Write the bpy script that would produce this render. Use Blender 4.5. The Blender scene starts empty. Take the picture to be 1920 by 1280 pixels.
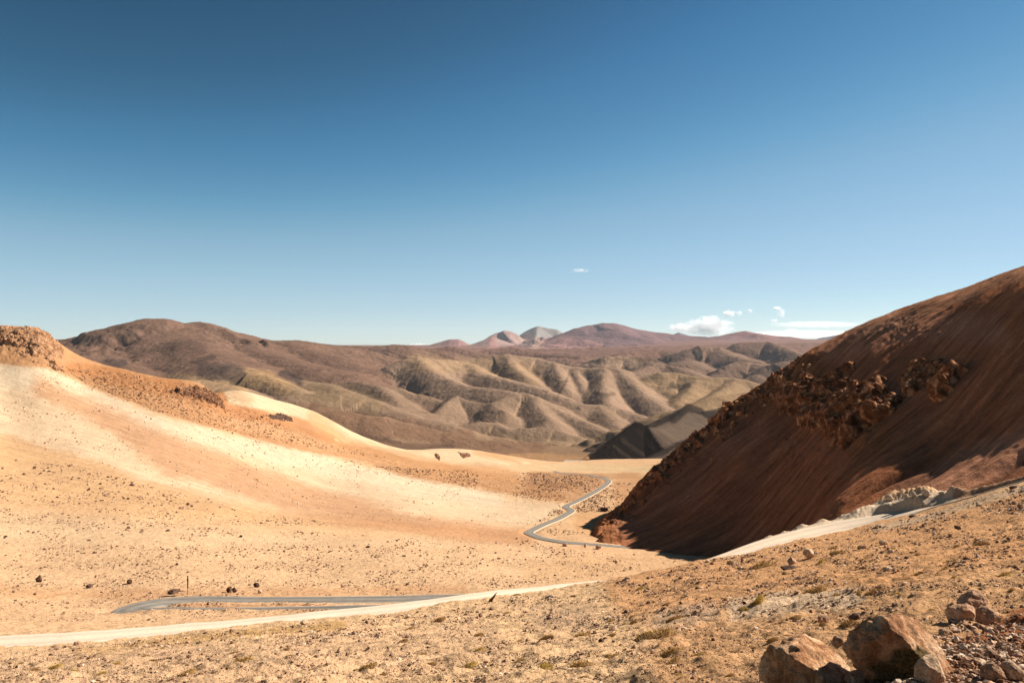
import bpy, math, random
import numpy as np
from mathutils import Vector, Euler, Matrix

# ------------------------------------------------------------------ camera, sky, sun, exposure
SC = bpy.context.scene
COL = SC.collection
F = 1493.0                      # focal length in photograph pixels (28 mm lens, 1920 px wide)
CX, CY = 960.0, 640.0
cam_d = bpy.data.cameras.new('camera')
cam_d.lens = 28.0; cam_d.sensor_width = 36.0
cam_d.clip_start = 0.1; cam_d.clip_end = 200000.0
cam = bpy.data.objects.new('camera', cam_d); COL.objects.link(cam)
cam.location = (0, 0, 0); cam.rotation_euler = (math.radians(90), 0, 0)
SC.camera = cam

SUN_EL = math.radians(34.0)
SUN_AZ = math.radians(22.0)     # measured from +X (right) towards +Y (away)
sdir = Vector((math.cos(SUN_EL)*math.cos(SUN_AZ), math.cos(SUN_EL)*math.sin(SUN_AZ), math.sin(SUN_EL)))
sun_d = bpy.data.lights.new('sun', 'SUN')
sun_d.energy = 4.6; sun_d.angle = math.radians(0.5); sun_d.color = (1.0, 0.93, 0.84)
sun = bpy.data.objects.new('sun', sun_d); COL.objects.link(sun)
sun.rotation_euler = sdir.to_track_quat('Z', 'Y').to_euler()
sun.location = (0, 0, 300)

W = bpy.data.worlds.new('World'); SC.world = W; W.use_nodes = True
wn = W.node_tree.nodes; wl = W.node_tree.links; wn.clear()
sky = wn.new('ShaderNodeTexSky'); sky.sky_type = 'NISHITA'; sky.sun_disc = False
sky.sun_elevation = SUN_EL; sky.sun_rotation = math.radians(90) - SUN_AZ
sky.altitude = 4300; sky.air_density = 1.0; sky.dust_density = 0.7; sky.ozone_density = 2.0
EXPO = 1.16
KSKY = 0.118                    # background strength times exposure gain
def vm(op, vec, val):
    q = wn.new('ShaderNodeVectorMath'); q.operation = op; wl.new(vec, q.inputs[0]); q.inputs[1].default_value = (val, val, val); return q.outputs[0]
cv = wn.new('ShaderNodeRGBCurve')
for ci, pts in ((0, [(0.1, 0.030), (0.16, 0.092), (0.27, 0.285), (0.68, 0.59)]), (1, [(0.17, 0.098), (0.26, 0.235), (0.43, 0.480), (0.78, 0.705)]), (2, [(0.34, 0.20), (0.48, 0.42), (0.72, 0.67)])):
    c = cv.mapping.curves[ci]
    c.points[1].location = (1.0, (0.80, 0.84, 0.83)[ci])
    for p in pts: c.points.new(*p)
cv.mapping.update()
bg = wn.new('ShaderNodeBackground'); bg.inputs[1].default_value = KSKY/2**EXPO
wo = wn.new('ShaderNodeOutputWorld')
wl.new(vm('MULTIPLY', sky.outputs[0], KSKY), cv.inputs[1]); wl.new(vm('MULTIPLY', cv.outputs[0], 1/KSKY), bg.inputs[0]); wl.new(bg.outputs[0], wo.inputs[0])

SC.view_settings.view_transform = 'Standard'; SC.view_settings.look = 'None'
SC.view_settings.gamma = 1.0; SC.view_settings.exposure = EXPO
SC.view_settings.use_curve_mapping = False
SC.cycles.max_bounces = 20; SC.cycles.diffuse_bounces = 3; SC.cycles.volume_bounces = 20
GAIN = 1.75                     # display value of flat sunlit ground over its albedo

# ------------------------------------------------------------------ numpy helpers
rng = np.random.default_rng(7)
_perm = rng.permutation(1024).astype(np.int32)
_ga = (np.arange(1024)*2.399963).astype(np.float32)
_gx, _gy = np.cos(_ga), np.sin(_ga)
_g3 = rng.normal(size=(1024, 3)).astype(np.float32); _g3 /= np.linalg.norm(_g3, axis=1)[:, None]

def perlin(x, y, seed=0):
    x = np.asarray(x, np.float64) + seed*37.13; y = np.asarray(y, np.float64) + seed*91.7
    xi = np.floor(x); yi = np.floor(y)
    fx = (x-xi).astype(np.float32); fy = (y-yi).astype(np.float32)
    xi = xi.astype(np.int64); yi = yi.astype(np.int64)
    u = fx*fx*fx*(fx*(fx*6-15)+10); v = fy*fy*fy*(fy*(fy*6-15)+10)
    def g(ix, iy, dx, dy):
        h = _perm[(_perm[ix & 1023] + iy) & 1023]
        return _gx[h]*dx + _gy[h]*dy
    a = g(xi, yi, fx, fy); b = g(xi+1, yi, fx-1, fy)
    c = g(xi, yi+1, fx, fy-1); d = g(xi+1, yi+1, fx-1, fy-1)
    return 1.45*((a+(b-a)*u)*(1-v) + (c+(d-c)*u)*v)

def fbm(x, y, octv=4, seed=0, gain=0.5, lac=2.03):
    s = 0; a = 1.0; f = 1.0
    for i in range(octv):
        s = s + a*perlin(x*f, y*f, seed+i*3); a *= gain; f *= lac
    return s

def billow(x, y, octv=4, seed=0, gain=0.5, lac=2.03):
    s = 0; a = 1.0; f = 1.0; t = 0
    for i in range(octv):
        s = s + a*np.abs(perlin(x*f, y*f, seed+i*3)); t += a; a *= gain; f *= lac
    return s/t*2.2                      # ~0..1.5, sharp at 0 (gullies), round on top

def perlin3(p, seed=0):
    p = p + seed*17.31
    i = np.floor(p); f = (p-i).astype(np.float32); i = i.astype(np.int64)
    w = f*f*f*(f*(f*6-15)+10)
    out = 0
    for dx in (0, 1):
        for dy in (0, 1):
            for dz in (0, 1):
                h = _perm[(_perm[(_perm[(i[:, 0]+dx) & 1023] + i[:, 1]+dy) & 1023] + i[:, 2]+dz) & 1023]
                g = _g3[h]
                d = g[:, 0]*(f[:, 0]-dx) + g[:, 1]*(f[:, 1]-dy) + g[:, 2]*(f[:, 2]-dz)
                wt = (w[:, 0] if dx else 1-w[:, 0])*(w[:, 1] if dy else 1-w[:, 1])*(w[:, 2] if dz else 1-w[:, 2])
                out = out + d*wt
    return out*1.5

def fbm3(p, octv=4, seed=0, gain=0.5):
    s = 0; a = 1.0; f = 1.0
    for k in range(octv):
        s = s + a*perlin3(p*f, seed+k); a *= gain; f *= 2.03
    return s

def ridged3(p, octv=4, seed=0, gain=0.5):
    s = 0; a = 1.0; f = 1.0
    for k in range(octv):
        s = s + a*(1-2*np.abs(perlin3(p*f, seed+k))); a *= gain; f *= 2.03
    return s/2

def sstep(a, b, x):
    t = np.clip((x-a)/(b-a), 0, 1); return t*t*(3-2*t)

def lin(c):
    c = np.array(c, float)/255.0
    return np.where(c <= 0.04045, c/12.92, ((c+0.055)/1.055)**2.4)

def alb(r, g, b, k=1.0):
    return np.minimum(lin((r, g, b))/GAIN*k*np.array((1.0, 0.955, 0.93)), 0.82)

def U(px): return (np.asarray(px, float)-CX)/F
def V(py): return (CY-np.asarray(py, float))/F

class Field:
    """smooth surface through control points (px, py, Y): slope ratio z/Y over bearing and log distance"""
    def __init__(s, pts, px0, px1, Y0, Y1, n=(150, 170), smooth=1e-5, ws=2.2):
        P = np.array(pts, float)
        s.u0, s.u1, s.l0, s.l1 = U(px0), U(px1), math.log(Y0), math.log(Y1)
        s.ws = ws
        X = np.c_[U(P[:, 0])*ws, np.log(P[:, 2])]
        v = V(P[:, 1])
        N = len(X)
        def phi(r2): return 0.5*r2*np.log(r2+1e-12)
        R = ((X[:, None]-X[None])**2).sum(2)
        A = np.zeros((N+3, N+3)); A[:N, :N] = phi(R)+np.eye(N)*smooth
        A[:N, N] = 1; A[:N, N+1:] = X; A[N, :N] = 1; A[N+1:, :N] = X.T
        w = np.linalg.solve(A, np.r_[v, 0, 0, 0])
        s.n = n
        gu = np.linspace(s.u0, s.u1, n[0]); gl = np.linspace(s.l0, s.l1, n[1])
        UU, LL = np.meshgrid(gu, gl, indexing='ij')
        Q = np.c_[UU.ravel()*ws, LL.ravel()]
        g = np.zeros(len(Q))
        for k in range(N):
            g += w[k]*phi(((Q-X[k])**2).sum(1))
        g += w[N] + Q@w[N+1:]
        s.g = g.reshape(n)
    def v(s, u, L):
        a = np.clip((u-s.u0)/(s.u1-s.u0), 0, 1)*(s.n[0]-1); b = np.clip((L-s.l0)/(s.l1-s.l0), 0, 1)*(s.n[1]-1)
        i = np.clip(np.floor(a).astype(int), 1, s.n[0]-3); j = np.clip(np.floor(b).astype(int), 1, s.n[1]-3)
        fa = a-i; fb = b-j
        def cw(t):
            return (-.5*t+t*t-.5*t**3, 1-2.5*t*t+1.5*t**3, .5*t+2*t*t-1.5*t**3, -.5*t*t+.5*t**3)
        wa, wb = cw(fa), cw(fb)
        out = 0
        for m in range(4):
            for q in range(4):
                out = out + wa[m]*wb[q]*s.g[i+m-1, j+q-1]
        return out
    def z(s, x, Y):
        return s.v(x/Y, np.log(Y))*Y
    def hitY(s, px, py, Ymin=None, Ymax=None):
        """distance at which the sight line through (px,py) first meets the surface"""
        Ls = np.linspace(math.log(Ymin) if Ymin else s.l0, math.log(Ymax) if Ymax else s.l1, 900)
        vv = s.v(np.full_like(Ls, float(U(px))), Ls)
        t = float(V(py))
        k = np.argmax(vv >= t)
        if vv[k] < t: k = int(np.argmax(vv))
        if k == 0: return math.exp(Ls[0])
        a = (t-vv[k-1])/(vv[k]-vv[k-1]+1e-12); a = min(max(a, 0), 1)
        return math.exp(Ls[k-1]+a*(Ls[k]-Ls[k-1]))

def polydist(x, y, pts, extra=None):
    """distance to a polyline, and the interpolated extra value at the nearest point"""
    pts = np.array(pts, float)
    best = np.full(x.shape, 1e18); ex = np.zeros(x.shape); 
    for k in range(len(pts)-1):
        ax, ay = pts[k, :2]; bx, by = pts[k+1, :2]
        dx, dy = bx-ax, by-ay
        t = np.clip(((x-ax)*dx+(y-ay)*dy)/(dx*dx+dy*dy+1e-12), 0, 1)
        d = (x-ax-t*dx)**2+(y-ay-t*dy)**2
        m = d < best
        best = np.where(m, d, best)
        if extra is not None:
            ex = np.where(m, extra[k]+(extra[k+1]-extra[k])*t, ex)
    return np.sqrt(best), ex

def inpoly(x, y, poly):
    r = np.zeros(x.shape, bool); n = len(poly)
    for i in range(n):
        x1, y1 = poly[i]; x2, y2 = poly[(i+1) % n]
        c = ((y1 > y) != (y2 > y)) & (x < (x2-x1)*(y-y1)/((y2-y1)+1e-12)+x1)
        r ^= c
    return r

def meshobj(name, verts, faces, mat, colors=None, smooth=True, parent=None):
    me = bpy.data.meshes.new(name)
    verts = np.ascontiguousarray(verts, np.float32); faces = np.ascontiguousarray(faces, np.int32)
    me.vertices.add(len(verts)); me.vertices.foreach_set('co', verts.ravel())
    k = faces.shape[1]
    me.loops.add(faces.size); me.loops.foreach_set('vertex_index', faces.ravel())
    me.polygons.add(len(faces)); me.polygons.foreach_set('loop_start', np.arange(0, faces.size, k, dtype=np.int32))
    me.update(calc_edges=True)
    me.polygons.foreach_set('use_smooth', np.full(len(faces), smooth))
    if colors is not None:
        a = me.color_attributes.new('Col', 'FLOAT_COLOR', 'POINT')
        c = np.ones((len(verts), 4), np.float32); c[:, :3] = colors
        a.data.foreach_set('color', c.ravel())
    me.update()
    if mat: me.materials.append(mat)
    o = bpy.data.objects.new(name, me); COL.objects.link(o)
    if parent: o.parent = parent
    return o

def tag(o, label=None, cat=None, group=None, kind=None):
    if label: o['label'] = label
    if cat: o['category'] = cat
    if group: o['group'] = group
    if kind: o['kind'] = kind
    return o

def grid_faces(nu, nl):
    i, j = np.meshgrid(np.arange(nu-1), np.arange(nl-1), indexing='ij')
    a = (i*nl+j).ravel()
    return np.c_[a, a+nl, a+nl+1, a+1]

def sub_mesh(name, P, faces, mask, mat, cols, smooth=True):
    f = faces[mask]
    if len(f) == 0: return None
    idx, inv = np.unique(f.ravel(), return_inverse=True)
    return meshobj(name, P[idx], inv.reshape(f.shape), mat, cols[idx] if cols is not None else None, smooth)

# ------------------------------------------------------------------ materials
def new_mat(name):
    m = bpy.data.materials.new(name); m.use_nodes = True
    n = m.node_tree.nodes; n.clear()
    out = n.new('ShaderNodeOutputMaterial'); b = n.new('ShaderNodeBsdfPrincipled')
    b.inputs['Roughness'].default_value = 0.95
    b.inputs['Specular IOR Level'].default_value = 0.03
    m.node_tree.links.new(b.outputs[0], out.inputs[0])
    return m, n, m.node_tree.links, b

def noise(n, l, vec, scale, detail=4, rough=0.55, dist=0.0):
    t = n.new('ShaderNodeTexNoise'); t.inputs['Scale'].default_value = scale
    t.inputs['Detail'].default_value = detail; t.inputs['Roughness'].default_value = rough
    t.inputs['Distortion'].default_value = dist
    l.new(vec, t.inputs['Vector']); return t.outputs['Fac']

def ramp(n, l, fac, stops):
    r = n.new('ShaderNodeValToRGB'); e = r.color_ramp.elements
    while len(e) < len(stops): e.new(0.5)
    for k, (p, c) in enumerate(stops):
        e[k].position = p; e[k].color = (*(c if hasattr(c, '__len__') else (c, c, c)), 1)
    l.new(fac, r.inputs[0]); return r.outputs[0]

def mul(n, l, a, b, fac=1.0):
    m = n.new('ShaderNodeMix'); m.data_type = 'RGBA'; m.blend_type = 'MULTIPLY'
    m.inputs[0].default_value = fac; l.new(a, m.inputs[6]); l.new(b, m.inputs[7]); return m.outputs[2]

def mixc(n, l, fac, a, b):
    m = n.new('ShaderNodeMix'); m.data_type = 'RGBA'
    l.new(fac, m.inputs[0])
    for s, v in ((6, a), (7, b)):
        if hasattr(v, 'default_value') or hasattr(v, 'node'): l.new(v, m.inputs[s])
        else: m.inputs[s].default_value = (*v, 1)
    return m.outputs[2]

def earth(name, scales, var=0.25, bump=((1.0, 0.3),), speck=None, pale=None, streak=None):
    """earthy material: vertex tint, several scales of mottling, pebbly specks and bump"""
    m, n, l, b = new_mat(name)
    tc = n.new('ShaderNodeTexCoord'); vec = tc.outputs['Object']
    at = n.new('ShaderNodeVertexColor'); at.layer_name = 'Col'
    b.inputs['Specular IOR Level'].default_value = 0.0
    c = at.outputs[0]
    for k, s in enumerate(scales):
        f = noise(n, l, vec, s, 5, 0.6)
        c = mul(n, l, c, ramp(n, l, f, [(0.3, 1-var), (0.7, 1+var*0.55)]))
    if streak:
        mp = n.new('ShaderNodeMapping'); mp.vector_type = 'TEXTURE'; mp.inputs['Rotation'].default_value = streak[0]; mp.inputs['Scale'].default_value = streak[1]
        l.new(vec, mp.inputs[0])
        f = noise(n, l, mp.outputs[0], streak[2], 6, 0.65); stf = f
        c = mul(n, l, c, ramp(n, l, f, [(0.32, 1-streak[3]), (0.68, 1+streak[3]*0.5)]))
    if speck:
        for sc, th, colr in speck:
            f = noise(n, l, vec, sc, 2, 0.5)
            r = ramp(n, l, f, [(th, 0.0), (th+0.05, 1.0)])
            c = mixc(n, l, r, c, colr)
    l.new(c, b.inputs['Base Color'])
    last = None
    for sc, dist in bump+(((0, streak[4]),) if streak and len(streak) > 4 else ()):
        f = noise(n, l, vec, sc, 6, 0.62) if sc else stf
        bp = n.new('ShaderNodeBump'); bp.inputs['Distance'].default_value = dist; bp.inputs['Strength'].default_value = 1.0
        l.new(f, bp.inputs['Height'])
        if last: l.new(last, bp.inputs['Normal'])
        last = bp.outputs[0]
    l.new(last, b.inputs['Normal'])
    return m

M_FG = earth('stony_slope_earth', (0.15, 1.1, 6.0), 0.13, ((0.8, 0.4), (4.0, 0.17), (18.0, 0.05)),
             speck=((9.0, 0.66, tuple(alb(120, 80, 60))), (6.0, 0.72, tuple(alb(252, 220, 176)))))
M_VAL = earth('valley_sand', (0.03, 0.25, 1.3), 0.12, ((0.25, 0.5), (1.2, 0.28)),
              speck=((0.9, 0.67, tuple(alb(175, 125, 85))), (2.0, 0.72, tuple(alb(120, 85, 60)))))
M_SCREE = earth('pale_scree', (0.02, 0.2, 1.0), 0.10, ((0.15, 0.5), (0.8, 0.22)),
                streak=((0, 0, math.radians(-12)), (16, 1, 5), 0.35, 0.17, 0.22))
M_RED = earth('red_scree', (0.04, 0.4, 2.0), 0.20, ((0.3, 0.5), (1.4, 0.35)),
              speck=((1.6, 0.68, (0.52, 0.29, 0.18)), (2.6, 0.70, (0.10, 0.035, 0.02))), streak=((0, 0, math.radians(18)), (15, 1, 6), 0.42, 0.42, 0.6))
M_MID = earth('dry_hills', (0.003, 0.02, 0.09), 0.18, ((0.012, 7.0), (0.05, 4.0)))
M_FAR = earth('volcanic_mountains', (0.0006, 0.004), 0.14, ((0.003, 40.0), (0.012, 12.0)))

def rock_mat(name, c1, c2, c3, s=1.0, bd=0.05):
    m, n, l, b = new_mat(name)
    tc = n.new('ShaderNodeTexCoord'); vec = tc.outputs['Object']
    f = noise(n, l, vec, 2.2*s, 8, 0.65, 0.6)
    c = ramp(n, l, f, [(0.30, c1), (0.5, c2), (0.68, c3)])
    f2 = noise(n, l, vec, 11*s, 6, 0.7)
    c = mul(n, l, c, ramp(n, l, f2, [(0.3, 0.62), (0.65, 1.15)]))
    f3 = noise(n, l, vec, 42*s, 4, 0.75)
    c = mul(n, l, c, ramp(n, l, f3, [(0.36, 0.55), (0.5, 1.0), (0.68, 1.18)]))
    info = n.new('ShaderNodeObjectInfo')
    c = mul(n, l, c, ramp(n, l, info.outputs['Random'], [(0, (0.78, 0.74, 0.72)), (0.5, (1, 0.98, 0.95)), (1, (1.15, 1.12, 1.08))]))
    l.new(c, b.inputs['Base Color'])
    last = None
    for sc, d in ((3*s, bd), (11*s, bd*0.5), (38*s, bd*0.22), (110*s, bd*0.08)):
        f = noise(n, l, vec, sc, 8, 0.65)
        bp = n.new('ShaderNodeBump'); bp.inputs['Distance'].default_value = d
        l.new(f, bp.inputs['Height'])
        if last: l.new(last, bp.inputs['Normal'])
        last = bp.outputs[0]
    l.new(last, b.inputs['Normal'])
    return m

M_ROCK = rock_mat('brown_rock', (0.20, 0.10, 0.055), (0.44, 0.265, 0.165), (0.60, 0.42, 0.28))
M_PALE = rock_mat('pale_rock', (0.36, 0.21, 0.125), (0.60, 0.41, 0.26), (0.78, 0.60, 0.42))
M_DARK = rock_mat('dark_rock', (0.05, 0.03, 0.022), (0.12, 0.07, 0.05), (0.22, 0.13, 0.09))

m, n, l, b = new_mat('asphalt')
tc = n.new('ShaderNodeTexCoord')
f = noise(n, l, tc.outputs['Object'], 0.5, 5, 0.6)
uv = n.new('ShaderNodeVertexColor'); uv.layer_name = 'Col'
l.new(mul(n, l, uv.outputs[0], ramp(n, l, f, [(0.3, 0.85), (0.7, 1.1)])), b.inputs['Base Color'])
b.inputs['Roughness'].default_value = 0.8
M_ASPH = m
M_TRACK = earth('dusty_track', (0.2, 1.5), 0.07, ((1.5, 0.05),))

# ------------------------------------------------------------------ the near ground: one field of control points
TR = [(-300, 1225, 92), (-120, 1214, 96), (0, 1205, 100), (160, 1194, 103), (320, 1182, 108), (480, 1168, 113), (640, 1151, 120), (800, 1134, 128),
      (900, 1117, 135), (1000, 1107, 145), (1060, 1100, 155), (1150, 1091, 165), (1250, 1075, 178), (1350, 1050, 190),
      (1434, 1021, 203), (1500, 1003, 212), (1560, 990, 219), (1640, 974, 222), (1720, 958, 217), (1800, 937, 209), (1920, 904, 198), (2200, 832, 176)]
G = list(TR)
G += [ # near slope
 (-200, 1300, 30), (0, 1280, 28), (0, 1244, 62), (0, 1221, 88), (-200, 1245, 70), (200, 1280, 25), (200, 1235, 60), (200, 1207, 92),
 (400, 1280, 23), (400, 1215, 65), (400, 1186, 98), (600, 1280, 20), (600, 1200, 62), (640, 1164, 105), (800, 1280, 18), (800, 1185, 62), (800, 1148, 110),
 (1000, 1280, 16), (1000, 1200, 50), (1000, 1135, 100), (900, 1129, 120), (1000, 1114, 126), (1060, 1103, 133), (1120, 1093, 137), (1200, 1078, 140), (1200, 1150, 60), (1200, 1280, 13),
 (1300, 1058, 150), (1360, 1046, 160), (1400, 1038, 168), (1434, 1031, 180), (1400, 1100, 70), (1400, 1200, 24), (1400, 1280, 11),
 (1500, 1017, 192), (1640, 986, 206), (1640, 1050, 75), (1640, 1150, 26), (1640, 1280, 8.5), (1720, 968, 204), (1800, 946, 197), (1850, 928, 191), (1920, 910, 186),
 (1900, 1000, 78), (1900, 1100, 30), (1900, 1200, 12), (1900, 1280, 7.5), (2100, 1280, 7), (2100, 1100, 26), (2100, 950, 80), (2150, 858, 166),
 (960, 1700, 4.5), (0, 1850, 5), (1900, 1500, 4), (960, 2300, 2.4), (1900, 2100, 2.2), (0, 2500, 2.6), (-200, 1500, 10), (2200, 1600, 3.5),
 # strip and hairpin
 (0, 1175, 130), (0, 1160, 155), (0, 1128, 185), (200, 1165, 145), (215, 1143, 190), (400, 1146, 172), (400, 1126, 205), (300, 1147, 172), (300, 1128, 205), (600, 1146, 172), (600, 1124, 205),
 (500, 1152, 150), (700, 1144, 160), (800, 1121, 205), (900, 1120, 180), (900, 1110, 212), (1000, 1120, 190), (1000, 1093, 250), (1060, 1110, 200),
 (1200, 1092, 205), (1200, 1070, 300), (1100, 1082, 270), (1300, 1080, 230), (1300, 1058, 320), (1434, 1012, 217), (1470, 1001, 224), (1500, 990, 227), (1540, 979, 232), (1580, 971, 238), (1618, 957, 237), (1650, 946, 239), (1695, 932, 239), (1736, 925, 237), (1434, 1058, 252), (1434, 1055, 330), (1500, 1030, 262), (1560, 1020, 270),
 (1640, 985, 280), (1640, 990, 330), (1720, 965, 262), (1800, 950, 245), (1920, 922, 228), (1920, 960, 400), (2200, 880, 240), (2200, 940, 400),
 # valley floor and left hillside
 (-200, 1110, 190), (0, 1100, 215), (0, 1030, 290), (0, 950, 380), (0, 880, 450), (0, 800, 525), (0, 724, 588), (0, 696, 608), (-200, 800, 470), (-200, 650, 600),
 (300, 1060, 265), (300, 1000, 345), (300, 940, 430), (300, 880, 500), (300, 800, 590), (300, 745, 660), (300, 708, 745), (150, 720, 640), (150, 760, 590), (150, 850, 500),
 (177, 688, 700), (233, 694, 720), (133, 673, 680), (383, 722, 760), (413, 750, 780),
 (450, 860, 590), (450, 800, 680), (450, 960, 440), (480, 772, 760), (600, 1060, 290), (600, 1000, 400), (600, 960, 490), (600, 900, 620), (600, 850, 720), (600, 820, 790),
 (440, 731, 900), (500, 745, 915), (550, 760, 930), (593, 774, 945), (550, 795, 850), (640, 798, 960), (700, 826, 980), (640, 835, 850), (740, 838, 1010),
 (750, 1050, 305), (750, 1000, 425), (750, 960, 520), (750, 900, 680), (750, 865, 830), (813, 841, 1150), (867, 846, 1250), (850, 865, 1000), (923, 857, 1330), (987, 867, 1400),
 (900, 1050, 325), (900, 1000, 465), (900, 950, 600), (900, 900, 780), (900, 878, 950), (1000, 1000, 480), (1000, 950, 610), (1000, 900, 820), (1000, 880, 1050), (1000, 870, 1400),
 (1100, 1030, 400), (1100, 1012, 455), (1100, 960, 590), (1100, 900, 800), (1100, 880, 1100), (1100, 868, 1500), (1200, 1030, 420), (1200, 960, 600), (1200, 902, 800), (1200, 880, 1080), (1200, 869, 1500),
 (1300, 1040, 400), (1300, 905, 780), (1300, 870, 1500), (1450, 1040, 400), (1450, 1015, 500), (1450, 910, 800), (1450, 870, 1500), (1640, 985, 450), (1640, 900, 800), (1640, 872, 1500), (1920, 960, 550), (1920, 890, 900), (1920, 872, 1500), (2200, 872, 1500),
 # crag on the left shoulder
 (-150, 612, 668), (0, 624, 668), (50, 625, 668), (85, 634, 668), (112, 660, 668), (0, 650, 640), (60, 665, 636), (100, 682, 640),
 # falling away behind
 (-200, 760, 1000), (0, 740, 900), (200, 800, 1000), (300, 800, 950), (440, 840, 1150), (600, 880, 1200), (740, 900, 1300), (870, 930, 1600), (1000, 930, 1800), (1200, 930, 1800), (1500, 930, 1800), (1920, 930, 1800), (300, 930, 1800), (0, 930, 1800),
]
GF = Field(G, -360, 2280, 2.2, 1800, n=(240, 260), smooth=2e-6)

def wpt(px, py, Y): return np.array([float(U(px))*Y, Y, float(V(py))*Y])

# road centre line (px, py, Y)
def hitpt(px, py, a=None, b=None):
    Y = GF.hitY(px, py, a, b); return wpt(px, py, Y)
roadA = [(1420, 1085, 290), (1200, 1098, 260), (1060, 1117, 225), (960, 1113, 212)] + [(880, 1118, 207), (800, 1121, 206), (700, 1123, 205), (600, 1124, 205), (500, 1125, 205), (400, 1126, 205), (340, 1128, 204), (290, 1132, 200), (257, 1138, 192), (247, 1143, 184), (262, 1146, 176), (300, 1147, 172),
         (360, 1147, 171), (450, 1146, 171), (550, 1145, 170), (650, 1143, 166), (760, 1138, 157), (840, 1131, 150)]
roadB_px = [(1420, 1052, 340)] + [(px, py, None) for px, py in
  ((1370, 1036), (1330, 1033), (1250, 1029), (1180, 1026), (1120, 1021), (1070, 1017), (1040, 1013), (1015, 1008), (998, 1002), (992, 998), (998, 993), (1020, 983), (1045, 973), (1062, 964), (1071, 958), (1068, 954), (1062, 951), (1064, 947),
   (1080, 940), (1100, 930), (1120, 919), (1135, 909), (1141, 902), (1136, 897), (1120, 893), (1100, 890), (1075, 888.5), (1050, 886), (1040, 883))]
def spline(P, m=8):
    P = np.array(P, float); out = []
    Q = np.vstack([2*P[0]-P[1], P, 2*P[-1]-P[-2]])
    for k in range(1, len(Q)-2):
        for t in np.linspace(0, 1, m, endpoint=False):
            out.append(0.5*((2*Q[k])+(-Q[k-1]+Q[k+1])*t+(2*Q[k-1]-5*Q[k]+4*Q[k+1]-Q[k+2])*t*t+(-Q[k-1]+3*Q[k]-3*Q[k+1]+Q[k+2])*t**3))
    out.append(Q[-2]); return np.array(out)
def smooth_z(P, k=9):
    z = P[:, 2].copy()
    for _ in range(k): z[1:-1] = 0.25*z[:-2]+0.5*z[1:-1]+0.25*z[2:]
    P[:, 2] = z; return P
def from_px(lst):
    out = []
    for px, py, Y in lst:
        if Y is None: Y = GF.hitY(px, py, 235, 1500)
        out.append((float(U(px))*Y, Y, float(V(py))*Y))
    return out
RA = smooth_z(spline(from_px(roadA), 5))
RB = smooth_z(spline(from_px(roadB_px), 4), 4)
RT = smooth_z(spline([tuple(wpt(*t)) for t in TR], 4), 3)
WA, WB = 6.2, 6.6
def trackw(x, Y):   # half width of the dusty track
    return 2.75 + 2.0*sstep(40, 90, x)*(1-sstep(108, 120, x)) - 1.0*sstep(108, 128, x)
YT_px = np.array([t[0] for t in TR], float); YT_Y = np.array([t[2] for t in TR], float)

ISLAND = [wpt(*q)[:2] for q in [(345, 1138, 188), (420, 1137, 188), (540, 1136, 188), (650, 1134, 186)]]
BERM = [wpt(*q)[:2] for q in [(225, 1150, 172), (300, 1152, 163), (420, 1152, 162), (540, 1151, 161), (620, 1149, 158)]]
def rough_mask(px, py, x, Y):
    """how stony the ground is: 1 on the near slope, less on sand"""
    return 0

# banks of loose spoil beside the track (world positions), height, radius
SPOIL = [(1655, 950, 236, 1.5, 3.2), (1672, 942, 238, 1.8, 3.5), (1698, 936, 236, 1.6, 3.5), (1735, 930, 233, 2.3, 3.5), (1780, 928, 228, 1.8, 4), (1620, 960, 234, 1.5, 3),
         (1470, 1004, 222, 0.9, 1.6), (1500, 994, 226, 1.0, 1.8), (1440, 1013, 216, 0.8, 1.6), (1540, 984, 231, 1.1, 1.8), (1580, 974, 236, 1.0, 1.8),
         (1605, 972, 231, 1.4, 3), (1660, 968, 229, 1.6, 2.5), (1700, 962, 225, 1.7, 3)]
BANKS = [([(1704, 966, 222), (1730, 952, 224), (1770, 946, 222), (1785, 942, 220)], 1.7, 1.8), ([(1790, 936, 219), (1830, 924, 216), (1880, 910, 212), (1930, 896, 208), (2050, 868, 197)], 2.3, 2.2)]

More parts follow.
